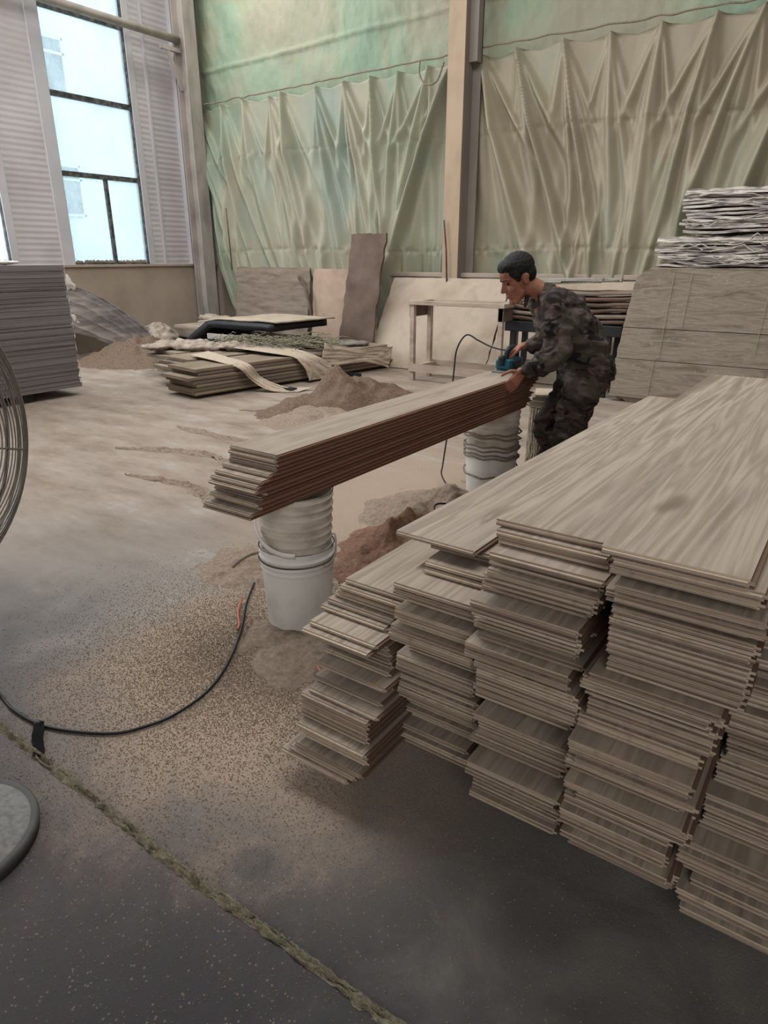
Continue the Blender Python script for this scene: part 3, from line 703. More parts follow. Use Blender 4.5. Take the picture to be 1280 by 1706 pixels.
def ridge_line(pts, wd, h, label, mat, seed, name='sawdust_ridge'):
    P = spline(pts, 30); m_ = MB(); n = 8
    def f(u, v):
        i = min(len(P) - 2, int(u * (len(P) - 1))); p = P[i]; t = (P[i + 1] - P[i]).normalized(); s = Vector((-t.y, t.x, 0))
        k = 2 * v - 1; ww = wd * (1 + .6 * nz(i * .09, seed) + .7 * nz(i * .6, seed + v * 3)) * min(1, .15 + 5 * u, .15 + 5 * (1 - u)); 
        hh = h * (1 - k * k) * max(-.2, .7 + 2.2 * nz(i * .35, seed + k * 2))
        return p + s * k * ww + Vector((0, 0, hh + .001))
    m_.grid(f, len(P) - 1, n); return tag(m_.build(name, mat, smooth=True), label, 'sawdust', kind='stuff')
ridge_line([(-2.7, .83, 0), (-2.1, .80, 0), (-1.6, .79, 0), (-1.2, .775, 0), (-.8, .78, 0), (-.3, .775, 0), (.3, .77, 0)], .014, .012, 'yellowish sawdust line filling the floor joint in the foreground', 'sawdust_green', 3)
ridge_line([(-2.6, 2.9, 0), (-3.2, 2.75, 0), (-3.7, 2.9, 0), (-4.3, 2.8, 0)], .05, .014, 'nearest wavy sawdust ridge on the open floor at left', 'sawdust_tan', 5)
ridge_line([(-2.9, 3.6, 0), (-3.6, 3.4, 0), (-4.3, 3.5, 0), (-5.0, 3.2, 0)], .055, .016, 'middle wavy sawdust ridge on the open floor at left', 'sawdust_tan', 6)
ridge_line([(-3.3, 4.2, 0), (-4.2, 4.0, 0), (-5.2, 4.0, 0)], .05, .014, 'farthest wavy sawdust ridge on the open floor at left', 'sawdust_tan', 7)
# pale panels on a low pile
tag(MB().box((-9.9, 7.85, 0), (-8.5, 8.7, .24)).build('pallet_base', 'dark', bevel=.02), 'dark base under the low pile of pale panels near the corner', 'base')
for i in range(4):
    z = .242 + i * .046; mt = 'ply' if i == 3 else 'ply_grey'
    lab = ['lowest grey panel of the low pile near the corner', 'second panel from below in the low pile near the corner', 'third panel from below in the low pile near the corner', 'pale topmost panel of the low pile near the corner'][i]
    tag(MB().box((-9.95 + .03 * i, 7.72 + .02 * i, z), (-8.35 - .03 * i, 8.8 - .04 * i, z + .044)).build('panel', mt, bevel=.004), lab, 'panel', 'low pile of panels by the corner')
# dark padded slab pile with pale board on top
tag(MB().box((-8.1, 6.95, 0), (-6.75, 8.05, .38)).build('pallet_base', 'dark', bevel=.02), 'dark base under the padded slab behind the board bundle', 'base')
sl = MB()
def slab(u, v):
    x = -8.75 + 2.05 * u; y = 6.9 + 1.2 * v
    z = .60 - (.46 * max(0, .38 - u) / .38) ** 1.0 * 1.0 + .01 * nz(u * 4, v * 4)
    return (x, y, z)
tag(MB().grid(slab, 40, 12).build('padded_slab', 'dark', smooth=True, solid=.10), 'dark padded slab drooping at its left end behind the board bundle', 'slab')
tag(MB().box((-8.0, 6.89, .385), (-6.75, 6.94, .46)).build('grey_rail', 'metal_dust', bevel=.004), 'grey rail lying along the front of the dark padded slab', 'rail')
def wboard(u, v): return (-8.25 + 1.6 * u + .15 * v, 6.95 + 1.1 * v, .672 - .1 * max(0, .25 - u) * 4 * .6 + .02 * nz(u * 3, v * 3, 7))
tag(MB().grid(wboard, 24, 10).build('white_board', 'white_panel', smooth=True, solid=.02), 'thin pale board lying on top of the dark padded slab', 'board')
# bundle of boards in the middle
gname = 'boards in the sack covered bundle'
rr = random.Random(21)
rows = [(-7.95, 'left'), (-7.3, 'middle'), (-6.65, 'right')]
ordl = ['lowest', 'second lowest', 'third lowest', 'middle', 'third highest', 'second highest', 'topmost']
for ri, (xc, rn) in enumerate(rows):
    for k in range(7):
        z = .04 + .043 * k + (.0 if rn != 'left' else 0)
        L0 = 5.15 + .42 * (2 - ri) + rr.uniform(-.12, .12) - .02 * k; L1 = 8.35 - .33 * (2 - ri) * 1.5 + rr.uniform(-.12, .1)
        dx = .22
        m_ = MB(); T = Matrix.Translation((xc, L0, z)) @ Matrix.Rotation(rad(-8), 4, 'Z')
        m_.box((0, 0, 0), (.58, L1 - L0, .037), 0, T); m_.box((.58, .01, .012), (.585, L1 - L0 - .01, .02), 0, T)
        tag(m_.build('board', 'bundle_a' if k % 2 else 'bundle_b', bevel=.006), ordl[k] + ' board in the ' + rn + ' row of the sack-covered bundle', 'board', gname)
m_ = MB()
for x in (-7.6, -6.6):
    m_.bar((x, 6.0, .02), (x + 1.1, 6.0, .02), .1, .036).bar((x, 7.3, .02), (x + 1.1, 7.3, .02), .1, .036)
tag(m_.build('bearers', 'dark'), 'dark bearers under the sack-covered bundle of boards', 'bearer')
q = MB(); rr = random.Random(8)
for i in range(26):
    t = i / 25; x = -8.0 + 1.35 * t + rr.uniform(-.12, .12); y = 5.95 + .9 * t + rr.uniform(-.25, .3)
    ellipsoid(q, (x, y, .37 + rr.uniform(-.01, .03)), (rr.uniform(.15, .3), rr.uniform(.15, .28), rr.uniform(.03, .06)), n=12)
tag(organic(q, 'sack_cover', 'sack', None, .022, 1, lambda p: .03 * nz(p.x * 9, p.y * 9, p.z * 9, 4)), 'rumpled pale sacking spread over the left end of the board bundle', 'cloth')
q = MB()
for i in range(12): ellipsoid(q, (-6.9 + .1 * i * .8, 6.5 + .12 * i, .37), (.28, .2, .04), n=12)
tag(organic(q, 'purple_sheet', 'drape', None, .022, 1, lambda p: .02 * nz(p.x * 7, p.y * 7, p.z * 9, 4)), 'thin mauve-grey cloth lying along the middle of the board bundle', 'cloth')
m_ = MB(); rr = random.Random(31)
for i in range(520):
    t = rr.random(); x = -7.45 + 1.5 * t; y = 6.6 + .5 * t + rr.gauss(0, .16); z = .39 + abs(rr.gauss(0, .05))
    a = rr.uniform(-.6, .6); L = rr.uniform(.1, .35); dz = rr.uniform(-.05, .09)
    m_.tube([(x, y, z), (x + L * .5 * math.cos(a), y + L * .5 * math.sin(a), z + dz * .7), (x + L * math.cos(a), y + L * math.sin(a), z + dz * .6)], [.006, .005, .002], 4, cap=False)
tag(m_.build('brush_twigs', 'twig'), 'dry greenish twigs strewn on the board bundle', 'twigs', kind='stuff')
def strap(pts, wd, label, side=(0, 1, 0), seed=1):
    P = spline(pts, 12); s = Vector(side)
    def f(u, v):
        i = min(len(P) - 1, int(u * (len(P) - 1) + .5)); p = P[i]; k = v - .5
        ww = wd * (.55 + .45 * abs(2 * u - 1)) * (1 + .15 * nz(u * 4, seed))
        return p + s * k * ww + Vector((1, -.4, .1)).normalized() * (.010 * math.sin(v * 24 + 5 * nz(u * 3, v * 2, seed)) * (.5 + nz(u * 5, v * 3, 4)) + .02 * nz(u * 4, v * 3, seed))
    tag(MB().grid(f, len(P) - 1, 36).build('net_cloth', 'net', smooth=True, solid=.006), label, 'netting')
strap([(-6.85, 5.75, .38), (-6.3, 5.6, .37), (-5.93, 5.62, .31), (-5.86, 5.75, .15), (-5.65, 5.9, .03), (-5.4, 6.1, .02)], .26, 'netting strip slung over the left part of the board bundle', (.2, 1, .1), 2)
strap([(-6.8, 6.6, .39), (-6.1, 6.5, .38), (-5.80, 6.6, .31), (-5.72, 6.75, .15), (-5.70, 6.85, .03)], .6, 'wide netting draped over the middle of the board bundle', (.15, 1, 0), 4)
strap([(-5.80, 6.9, .31), (-5.66, 7.3, .27), (-5.55, 7.8, .22), (-5.5, 8.05, .18)], .3, 'torn netting end hanging at the right of the board bundle', (0, .35, 1), 6)

# ================= PLANKS =================
PW, PT, PL = .25, .0153, 2.45
def plank_mesh(name, side):
    m_ = MB(); t = PT; g1, g2 = t * .30, t * .72; e = .008
    pr = [(0, 0), (PW, 0), (PW, g1), (PW + e, g1), (PW + e, g2), (PW, g2), (PW, t), (0, t), (0, g2), (e, g2), (e, g1), (0, g1)]
    n = len(pr); vs = [(x, 0, z) for x, z in pr] + [(x, PL, z) for x, z in pr]
    m_.add(vs, [tuple(range(n)), tuple(reversed(range(n, 2 * n)))], 2)
    for i in range(n):
        j = (i + 1) % n; mi = 0 if i in (0, 6) else 1
        m_.add([vs[i], vs[i + n], vs[j + n], vs[j]], [(0, 1, 2, 3)], mi)
    # end tongue toward the viewer
    m_.box((.003, -.007, g1), (PW - .003, .0, g2), 2)
    return m_.mesh(name, ['plank_face', side, 'plank_end'])
pm = plank_mesh('plank', 'plank_side'); pm_red = plank_mesh('plank_red', 'plank_side_red')
ONES = ['', 'first', 'second', 'third', 'fourth', 'fifth', 'sixth', 'seventh', 'eighth', 'ninth', 'tenth', 'eleventh', 'twelfth', 'thirteenth', 'fourteenth', 'fifteenth', 'sixteenth', 'seventeenth', 'eighteenth', 'nineteenth']
TENS = {2: ('twentieth', 'twenty'), 3: ('thirtieth', 'thirty'), 4: ('fortieth', 'forty'), 5: ('fiftieth', 'fifty'), 6: ('sixtieth', 'sixty'), 7: ('seventieth', 'seventy')}
def ordw(n):
    if n < 20: return ONES[n]
    a, b = divmod(n, 10); return TENS[a][0] if b == 0 else TENS[a][1] + '-' + ONES[b]
def plank(mesh, x, y, z, rz, label, group):
    o = bpy.data.objects.new('plank', mesh); C.objects.link(o); o.location = (x, y, z); o.rotation_euler = (0, 0, rz)
    return tag(o, label, 'plank', group)
def interp(keys, z):
    if z <= keys[0][0]: return keys[0][1:]
    for a, b in zip(keys[:-1], keys[1:]):
        if z <= b[0]:
            t = (z - a[0]) / (b[0] - a[0]); return (a[1] + (b[1] - a[1]) * t, a[2] + (b[2] - a[2]) * t)
    return keys[-1][1:]
ZB = .085; STEP = PT + .0002
cols = [
    ('leftmost column', [(.085, -1.21, 1.19), (.115, -1.17, 1.20), (.125, -1.18, 1.275), (.25, -1.185, 1.27), (.30, -1.17, 1.36), (.45, -1.235, 1.40), (.50, -1.215, 1.46), (.55, -1.19, 1.52)], .555, 0),
    ('second column from the left', [(.085, -.935, 1.44), (.18, -.945, 1.47), (.30, -.93, 1.42), (.44, -.91, 1.39), (.60, -.865, 1.31), (.70, -.885, 1.30)], .715, 0),
    ('middle column', [(.085, -.655, 1.37), (.30, -.64, 1.34), (.50, -.62, 1.30), (.70, -.615, 1.27), (.93, -.582, 1.27), (.95, -.585, 1.30)], .945, 0),
    ('fourth column from the left', [(.085, -.365, 1.36), (.20, -.37, 1.32), (.39, -.362, 1.27), (.59, -.335, 1.215), (.68, -.325, 1.24), (.90, -.298, 1.15), (.97, -.297, 1.16)], .985, 0),
    ('rightmost column', [(.085, -.095, 1.32), (.18, -.105, 1.36), (.45, -.085, 1.40), (.75, -.075, 1.31), (.96, -.05, 1.21)], .96, 0),
]
rr = random.Random(12)
for ci, (cn, keys, ztop, _) in enumerate(cols):
    n = int((ztop - ZB) / STEP); g = (0, 0); left = 0
    top_extra = 5 if ci == 1 else (1 if ci in (2, 3) else 0)
    z = ZB
    for i in range(n):
        if left <= 0: g = (rr.uniform(-.018, .018), rr.uniform(-.055, .05)); left = rr.choice([1, 1, 1, 2, 2, 3, 4])
        left -= 1; kx, ky = interp(keys, z); lim = 1 if 2 < i < n - 2 else .3
        plank(pm, kx + g[0] * lim + rr.uniform(-.003, .003), ky + g[1] * lim + rr.uniform(-.008, .008), z, rad(rr.uniform(-.18, .18)),
              'near pile, %s: floorboard %s from the top' % (cn, ordw(n - i + top_extra)), 'floorboards of the near pile')
        z += STEP
    if ci == 1:
        for j, (x, y, a) in enumerate(((-.85, 1.41, 0), (-.855, 1.42, .2), (-.885, 1.50, 0), (-.88, 1.49, .1), (-.975, 1.46, -1.2))):
            zz = z + j * STEP
            plank(pm, x, y, zz, rad(a), 'near pile, %s: floorboard %s from the top' % (cn, ordw(5 - j)) if j < 4 else 'near pile, second column from the left: topmost floorboard jutting left', 'floorboards of the near pile')
    if ci == 2: plank(pm, -.598, 1.30, z, 0, 'top floorboard of the near pile in its middle column, knotty and pale', 'floorboards of the near pile'); 
    if ci == 3: plank(pm, -.325, 1.175, z, 0, 'highest floorboard of the near pile, its front end over the fourth column', 'floorboards of the near pile')
# bearers under the near pile
for i, (y, nm) in enumerate(((1.75, 'front'), (2.55, 'middle'), (3.35, 'rear'))):
    tag(MB().box((-1.2, y, 0), (.25, y + .1, ZB - .001)).build('timber_bearer', 'ply_brown', bevel=.004), nm + ' timber bearer under the near pile of floorboards', 'bearer')
# plank stack on the buckets
n = 14
for i in range(n):
    z = .598 + i * .0157
    y = [1.60, 1.595, 1.645, 1.625, 1.655, 1.675, 1.625, 1.64, 1.66, 1.70, 1.735, 1.74, 1.735, 1.745][i]; x = [-1.965, -1.95, -1.95, -1.95, -1.955, -1.95, -1.95, -1.955, -1.95, -1.95, -1.95, -1.948, -1.95, -1.95][i]
    plank(pm_red, x, y, z, rad(rr.uniform(-.05, .05)), 'red-edged floorboard, %s from the top of the stack laid across the buckets' % ordw(n - i), 'floorboards laid across the buckets')

# ================= BUCKETS =================
def bucket_profile(r0, r1, h, ribs, wall=.004, z0=0):
    p = [(0.001, z0 + .004), (r0 - .008, z0), (r0, z0 + .008)]
    zs = sorted(ribs); N_ = 60
    for i in range(1, N_ + 1):
        z = h * i / N_; r = r0 + (r1 - r0) * i / N_
        for (rz, rw, ra) in zs:
            if abs(z - rz) < rw: r += ra
        p.append((r, z0 + z))
    p.append((r1 + .004, z0 + h)); p.append((r1 - wall, z0 + h)); p.append((r0 - wall, z0 + .02)); p.append((.001, z0 + .02))
    return p
bx, by = -1.815, 1.95
b1 = thing('bucket', 'white plastic bucket on the floor holding another bucket near the pile', 'bucket', (bx, by, 0), 'buckets under the plank stack')
MB().lathe(bucket_profile(.139, .158, .37, [(.33, .005, .007), (.30, .005, .006), (.27, .004, .004)]), 48, (bx, by, 0)).build('shell', 'bucket', b1, smooth=True)
def ring_pts(c, r, z, a0, a1, n, dz=None): return [(c[0] + r * math.cos(a0 + (a1 - a0) * i / n), c[1] + r * math.sin(a0 + (a1 - a0) * i / n), z + (dz(i / n) if dz else 0)) for i in range(n + 1)]
MB().tube(ring_pts((bx, by), 0.1625, .315, 0, 2 * math.pi, 48)[:-1], .0035, 6, closed=True).build('dirt_line', 'ply_brown', b1, smooth=True)
# wire bail hanging to the left
ear = [(bx - .10, by - .112, .335), (bx - .135, by - .135, .325), (bx - .17, by - .165, .30), (bx - .20, by - .18, .27), (bx - .205, by - .185, .262)]
MB().tube(spline(ear, 6), .006, 8).build('handle', 'rope', b1, smooth=True)
MB().tube(spline([(bx + .15, by + .02, .40), (bx + .185, by + .03, .44), (bx + .195, by + .02, .36), (bx + .175, by, .31), (bx + .14, by - .03, .30)], 8), .004, 6).build('handle', 'metal_dust', b1, smooth=True)
b2 = thing('bucket', 'ribbed white bucket nested in the bucket on the floor, carrying the planks', 'bucket', (bx + .005, by, .24), 'buckets under the plank stack')
MB().lathe(bucket_profile(.136, .156, .368, [(.345, .006, .004), (.31, .004, .005), (.275, .004, .005), (.235, .004, .005), (.195, .004, .005), (.16, .004, .006)]), 48, (bx + .004, by, .238)).build('shell', 'bucket_dirty', b2, smooth=True)
bail = []
for i in range(25):
    t = i / 24; a = rad(188 + 122 * t)
    bail.append((bx + .168 * math.cos(a), by + .168 * math.sin(a), .545 - .17 * math.sin(t * math.pi / 2) ** 1.0))
bp = MB(); P = [Vector(p) for p in bail]
bp.grid(lambda u, v: P[min(24, int(u * 24 + .5))] + Vector((0, 0, (v - .5) * .022)), 24, 1)
bp.build('bail_strap', 'bucket', b2, smooth=True, solid=.006)
MB().box((bx - .185, by - .03, .46), (bx - .16, by + .03, .55)).build('handle_lug', 'bucket', b2, bevel=.006)
# far bucket wound with rope
fx, fy = -1.90, 3.98
b3 = thing('bucket', 'white bucket wound with rope under the far end of the plank stack', 'bucket', (fx, fy, 0), 'buckets under the plank stack')
MB().lathe(bucket_profile(.155, .175, .36, []), 40, (fx, fy, 0)).build('shell', 'bucket', b3, smooth=True)
b4 = thing('bucket', 'ribbed dirty bucket nested in the far rope-wound bucket', 'bucket', (fx, fy, .24), 'buckets under the plank stack')
MB().lathe(bucket_profile(.155, .175, .368, [(.33, .005, .005), (.29, .005, .005), (.25, .005, .005), (.2, .005, .006), (.16, .004, .006)]), 40, (fx, fy, .238)).build('shell', 'bucket_dirty', b4, smooth=True)
rp = MB(); rr = random.Random(4)
for z in (.27, .285, .33, .345, .40, .44, .18):
    tl_ = rr.uniform(-.03, .03)
    rp.tube([(fx + (.174 + .012 * z / .36) * math.cos(k * math.pi / 18), fy + (.174 + .012 * z / .36) * math.sin(k * math.pi / 18), z + tl_ * math.sin(k * math.pi / 18) + .006 * math.sin(k * 1.3)) for k in range(36)], .006, 6, closed=True)
tag(rp.build('rope_winding', 'rope', b3, smooth=True), kind='stuff')
# paper-wrapped bundle and tied tassel of straps beside the far bucket
tag(MB().lathe([(.001, 0), (.14, 0), (.145, .02), (.12, .2), (.13, .4), (.12, .52), (.001, .53)], 24, (-1.67, 4.44, 0)).build('strap_coil', 'net', smooth=True), 'coarse bundle of shredded straps standing right of the far bucket', 'bundle')
m_ = MB(); rr = random.Random(9)
for i in range(240):
    a = rr.uniform(0, 6.28); r = .135 + .02 * rr.random(); x, y = -1.67, 4.44
    pts = [(x + (r + .015 * rr.random()) * math.cos(a + .3 * t * rr.uniform(-1, 1)), y + r * math.sin(a), .54 - .54 * t) for t in (0, .25, .5, .75, 1)]
    m_.tube(pts, .004, 4, cap=False)
tag(m_.build('shredded_straps', 'net'), 'loose shredded strands around the bundle right of the far bucket', 'strands', kind='stuff')
for i in range(5):
    T = Matrix.Translation((-1.67, 4.44, .545 + i * .02)) @ Matrix.Rotation(rad(8 * i - 10), 4, 'Z')
    tag(MB().box((-.13, -.13, 0), (.13, .13, .017), 0, T).build('wood_offcut', 'ply_grey' if i % 2 else 'plank_end', bevel=.002), ['lowest', 'second lowest', 'middle', 'second highest', 'topmost'][i] + ' square wooden offcut stacked on the shredded bundle', 'offcut', 'offcuts on the shredded bundle')

# ================= CORDS =================
cab = [(-2.9, .95, .30), (-2.55, .90, .10), (-2.333, .888, .012), (-2.2, .87, .008), (-2.053, .878, .008), (-1.93, .92, .008), (-1.802, .996, .008), (-1.745, 1.08, .008), (-1.713, 1.174, .01), (-1.72, 1.33, .012), (-1.794, 1.5, .012), (-1.93, 1.70, .015), (-2.08, 1.88, .02), (-2.2, 2.05, .02)]
tag(MB().tube(spline(cab, 8), .0055, 8).build('power_cable', 'black', smooth=True), 'black cable curving over the sawdust in the left foreground', 'cable')
tag(MB().grid(lambda u, v: (-2.055 + .030 * (u - .5) + .155 * v + .01 * nz(v * 3, 1),   .878 + .022 * (u - .5) - .088 * v, .012 + .004 * math.sin(v * 6)), 2, 12).build('tape_strip', 'tape_black', solid=.002), 'black tape strip hanging off the cable in the left foreground', 'tape')
tag(MB().tube([(-2.063, .876, .008), (-2.043, .880, .008)], .014, 10).build('cable_tie', 'black', smooth=True), 'small black knot where the tape wraps the cable', 'tie')
cb2 = [(-1.62, 2.35, .16), (-1.60, 2.7, .20), (-1.75, 3.0, .17), (-1.85, 3.2, .16), (-1.70, 3.35, .14), (-1.95, 3.55, .12), (-2.2, 3.85, .10), (-2.28, 4.0, .14), (-2.3, 4.1, .4), (-2.33, 4.2, .75), (-2.34, 4.25, .90), (-2.28, 4.27, 1.0), (-2.18, 4.26, .97), (-2.08, 4.24, .94), (-1.98, 4.2, .93), (-1.90, 4.18, .93)]
tag(MB().tube(spline(cb2, 8), .0055, 8).build('cord', 'black', smooth=True), 'thin black cord rising from the sawdust to the blue planer', 'cord')
tag(MB().tube(spline([(-2.13, 1.90, .02), (-2.05, 1.80, .025), (-1.97, 1.73, .02), (-1.95, 1.70, .015)], 6), .006, 6).build('orange_strap', 'orange', smooth=True), 'short orange strap lying left of the near bucket', 'strap')
tag(MB().tube(spline([(-1.47, 1.66, .035), (-1.40, 1.62, .04), (-1.30, 1.60, .03)], 6), .006, 6).build('orange_strap', 'orange', smooth=True), 'short orange strap sticking out from under the leftmost pile column', 'strap')

# ================= FAN =================
fn = thing('floor_fan', 'large grey floor fan cut by the left edge of the frame', 'fan', (-1.757, .464, 0))
MB().lathe([(.001, .075), (.05, .07), (.12, .058), (.175, .046), (.20, .040), (.207, .038)], 56, (-1.757, .464, 0)).build('base', 'fan_base', fn, smooth=True)
MB().lathe([(.20, .040), (.212, .043), (.220, .040), (.222, .030), (.218, .004), (.20, 0), (.001, 0)], 56, (-1.757, .464, 0)).build('base_rim', 'fan_base_dark', fn, smooth=True)
MB().tube([(-1.757, .464, .07), (-1.757, .464, .95)], .018, 12).build('pole', 'fan_base_dark', fn, smooth=True)
FC = Vector((-1.78, .60, 1.10)); FA = Vector((.90, .40, 0)).normalized(); FS = FA.cross(Vector((0, 0, 1))).normalized(); FU = FS.cross(FA)
def fp(r, a, d): return FC + (FS * math.cos(a) + FU * math.sin(a)) * r + FA * d
FR = .38
gd = MB()
for r, d in ((FR, 0), (FR - .004, .03), (FR - .004, -.03)): gd.tube([fp(r, 2 * math.pi * k / 72, d) for k in range(72)], .004, 6, closed=True)
gd.build('guard_ring', 'wire', fn, smooth=True)
gw = MB()
for k in range(22):
    t = (k + .5) / 22; rr_ = .05 + .325 * t; dd = .11 * math.sqrt(max(0, 1 - t ** 3))
    for s_ in (1, -1): gw.tube([fp(rr_, 2 * math.pi * q / 64, dd * s_) for q in range(64)], .0018, 4, closed=True)
tag(gw.build('guard_wires', 'wire', fn, smooth=True), kind='stuff')
for k in range(6):
    a = 2 * math.pi * k / 6 + .3; gs = MB()
    for s_ in (1, -1): gs.tube([fp(.05, a, .113 * s_), fp(.2, a, .103 * s_), fp(.31, a, .07 * s_), fp(.36, a, .035 * s_), fp(FR, a, 0)], .0028, 5)
    gs.build('guard_strut', 'wire', fn, smooth=True)
MB().tube([fp(0, 0, -.2), fp(0, 0, -.02)], .07, 16).build('motor', 'fan_base_dark', fn, smooth=True)
for k in range(3):
    def bl(u, v, k=k):
        a = 2 * math.pi * k / 3 + (v - .5) * (.9 * (1 - .2 * u)); return fp(.05 + .24 * u, a, .03 + .05 * (v - .5))
    MB().grid(bl, 8, 6).build('blade', 'fan_base', fn, smooth=True, solid=.002)

# ================= WORKER =================
pz = lambda *a: Vector(a)
FWD = Vector((-.572, .82, 0)); RT = Vector((.82, .572, 0))
per = thing('person', 'person in camouflage jacket and trousers bending over planks with a planer', 'person', (-1.42, 4.18, 0))
J = dict(pelvis=pz(-1.40, 4.20, .83), waist=pz(-1.445, 4.17, .99), chest=pz(-1.545, 4.10, 1.17), upper=pz(-1.60, 4.07, 1.24), neck=pz(-1.665, 4.02, 1.315), head=pz(-1.775, 3.945, 1.385),
         lsh=pz(-1.52, 3.93, 1.235), lel=pz(-1.46, 3.86, .985), lwr=pz(-1.615, 3.79, .865), rsh=pz(-1.70, 4.19, 1.235), rel=pz(-1.66, 4.27, .985), rwr=pz(-1.76, 4.19, .975),
         lhip=pz(-1.36, 4.11, .80), lkn=pz(-1.42, 4.03, .43), lan=pz(-1.30, 4.10, .09), rhip=pz(-1.46, 4.27, .80), rkn=pz(-1.63, 4.24, .44), ran=pz(-1.55, 4.30, .09))
def hand(mb, wr, direction, back, side, curl, L=.18):
    """palm plus five separate fingers; back = outward normal of the hand's back, side = towards the thumb"""
    d = Vector(direction).normalized(); b = Vector(back).normalized(); s = Vector(side).normalized(); wr = Vector(wr)
    for k in range(4):
        o = (k - 1.5) * .019
        capsule(mb, wr + s * o * .55, wr + d * .085 + s * o, .017, .0135, 10)
    lens = (.072, .078, .073, .058)
    for k in range(4):
        o = (1.5 - k) * .0205; p = wr + d * .085 + s * o; cur = d.copy(); ang = curl[0]; spread = s * (1.5 - k) * .05
        for j, (fr, r0, r1) in enumerate(((.45, .0098, .0092), (.31, .0092, .0084), (.24, .0084, .0072))):
            cur = (Matrix.Rotation(-curl[j], 3, s) @ cur) if (Matrix.Rotation(-curl[j], 3, s) @ cur).dot(b) < (Matrix.Rotation(curl[j], 3, s) @ cur).dot(b) else (Matrix.Rotation(curl[j], 3, s) @ cur)
            q = p + (cur + spread).normalized() * lens[k] * fr; capsule(mb, p, q, r0, r1, 10); p = q
    p = wr + d * .025 + s * .026; q = p + (d * .6 + s * .8 - b * .2).normalized() * .04
    capsule(mb, p, q, .0135, .0115, 10); q2 = q + (d * .9 + s * .25 - b * .35).normalized() * .034; capsule(mb, q, q2, .0112, .0098, 10)
    q3 = q2 + (d * .9 - b * .45).normalized() * .026; capsule(mb, q2, q3, .0098, .0082, 10)
# head frame: face looks to the picture's left, bowed down
fdir = (RT * -.97 + FWD * -.22).normalized(); pitch = rad(-27)
fx_ = (fdir * math.cos(pitch) + Vector((0, 0, 1)) * math.sin(pitch)).normalized()
fy_ = Vector((0, 0, 1)).cross(fdir).normalized(); fz_ = fx_.cross(fy_).normalized()
HT = Matrix.Translation(J['head']) @ Matrix((fx_, fy_, fz_)).transposed().to_4x4() @ Matrix.Scale(1.08, 4)
body = MB()
def he(c, r): ellipsoid(body, c, r, HT, 24)
def hc(p, q, r0, r1): capsule(body, HT @ Vector(p), HT @ Vector(q), r0, r1, 12)
he((-.012, 0, .035), (.094, .074, .09)); he((.03, 0, -.03), (.064, .06, .082)); he((.045, 0, -.075), (.042, .042, .038))
he((.045, 0, .045), (.045, .055, .05))
hc((.082, 0, .02), (.108, 0, -.022), .009, .013); he((.100, .011, -.026), (.011, .009, .009)); he((.100, -.011, -.026), (.011, .009, .009))
for s_ in (1, -1):
    hc((.083, .014 * s_, .028), (.070, .046 * s_, .028), .010, .009)
    he((.066, .042 * s_, -.022), (.022, .022, .022)); he((-.012, .076 * s_, -.005), (.018, .009, .032)); he((-.02, .083 * s_, .008), (.016, .006, .018))
    hc((.02, .052 * s_, -.062), (.06, .03 * s_, -.098), .018, .018)
hc((.088, -.018, -.056), (.088, .018, -.056), .0075, .0075); hc((.085, -.016, -.070), (.085, .016, -.070), .008, .008); he((.076, 0, -.098), (.020, .024, .018))
capsule(body, HT @ Vector((-.03, 0, -.04)), J['neck'] + Vector((.03, .02, -.02)), .056, .062, 18)
for a, b, r0, r1 in (('neck', 'upper', .06, .11), ('upper', 'chest', .11, .12), ('chest', 'waist', .12, .11), ('waist', 'pelvis', .11, .12), ('lsh', 'lel', .045, .038), ('lel', 'lwr', .038, .027), ('rsh', 'rel', .045, .038), ('rel', 'rwr', .038, .027),
                     ('upper', 'lsh', .08, .05), ('upper', 'rsh', .08, .05), ('lhip', 'lkn', .075, .05), ('lkn', 'lan', .048, .035), ('rhip', 'rkn', .075, .05), ('rkn', 'ran', .048, .035), ('pelvis', 'lhip', .1, .08), ('pelvis', 'rhip', .1, .08)):
    capsule(body, J[a], J[b], r0, r1, 18)
hand(body, J['lwr'] + pz(-.02, -.015, .003), (-.30, -.62, -.72), (.86, -.1, -.25), (-.35, -.55, .7), (.35, .35, .25))
capsule(body, J['lwr'], J['lwr'] + pz(-.02, -.015, .003), .027, .024)
RHW = J['rwr'] + pz(-.045, -.02, -.005)
capsule(body, J['rwr'], RHW, .027, .024)
hand(body, RHW, (-.80, -.42, -.42), (-.2, -.1, .95), (.35, -.85, -.1), (.75, .8, .5))
bo = organic(body, 'body', 'skin', per, .0048, 3)
he_ = MB()
def hh(c, r): ellipsoid(he_, c, r, HT, 24)
hh((-.018, 0, .052), (.099, .081, .088)); hh((-.046, 0, .015), (.064, .077, .070)); hh((.035, 0, .088), (.052, .064, .038)); hh((-.05, 0, -.03), (.036, .05, .042))
for s_ in (1, -1): hh((.02, .062 * s_, .035), (.022, .016, .04))
organic(he_, 'hair', 'hair', per, .005, 2, lambda p: .003 * nz(p.x * 90, p.y * 90, p.z * 90))
for s_ in (1, -1):
    e_ = MB(); ellipsoid(e_, (.0765, .031 * s_, .008), (.010, .014, .0055), HT, 14); e_.build('eye', 'eye', per, smooth=True)
    e_ = MB(); capsule(e_, HT @ Vector((.0925, .014 * s_, .030)), HT @ Vector((.079, .046 * s_, .032)), .0035, .003, 8); e_.build('eyebrow', 'hair', per, smooth=True)
e_ = MB(); capsule(e_, HT @ Vector((.0955, -.020, -.063)), HT @ Vector((.0955, .020, -.063)), .0022, .0022, 8); e_.build('mouth', 'veneer', per, smooth=True)
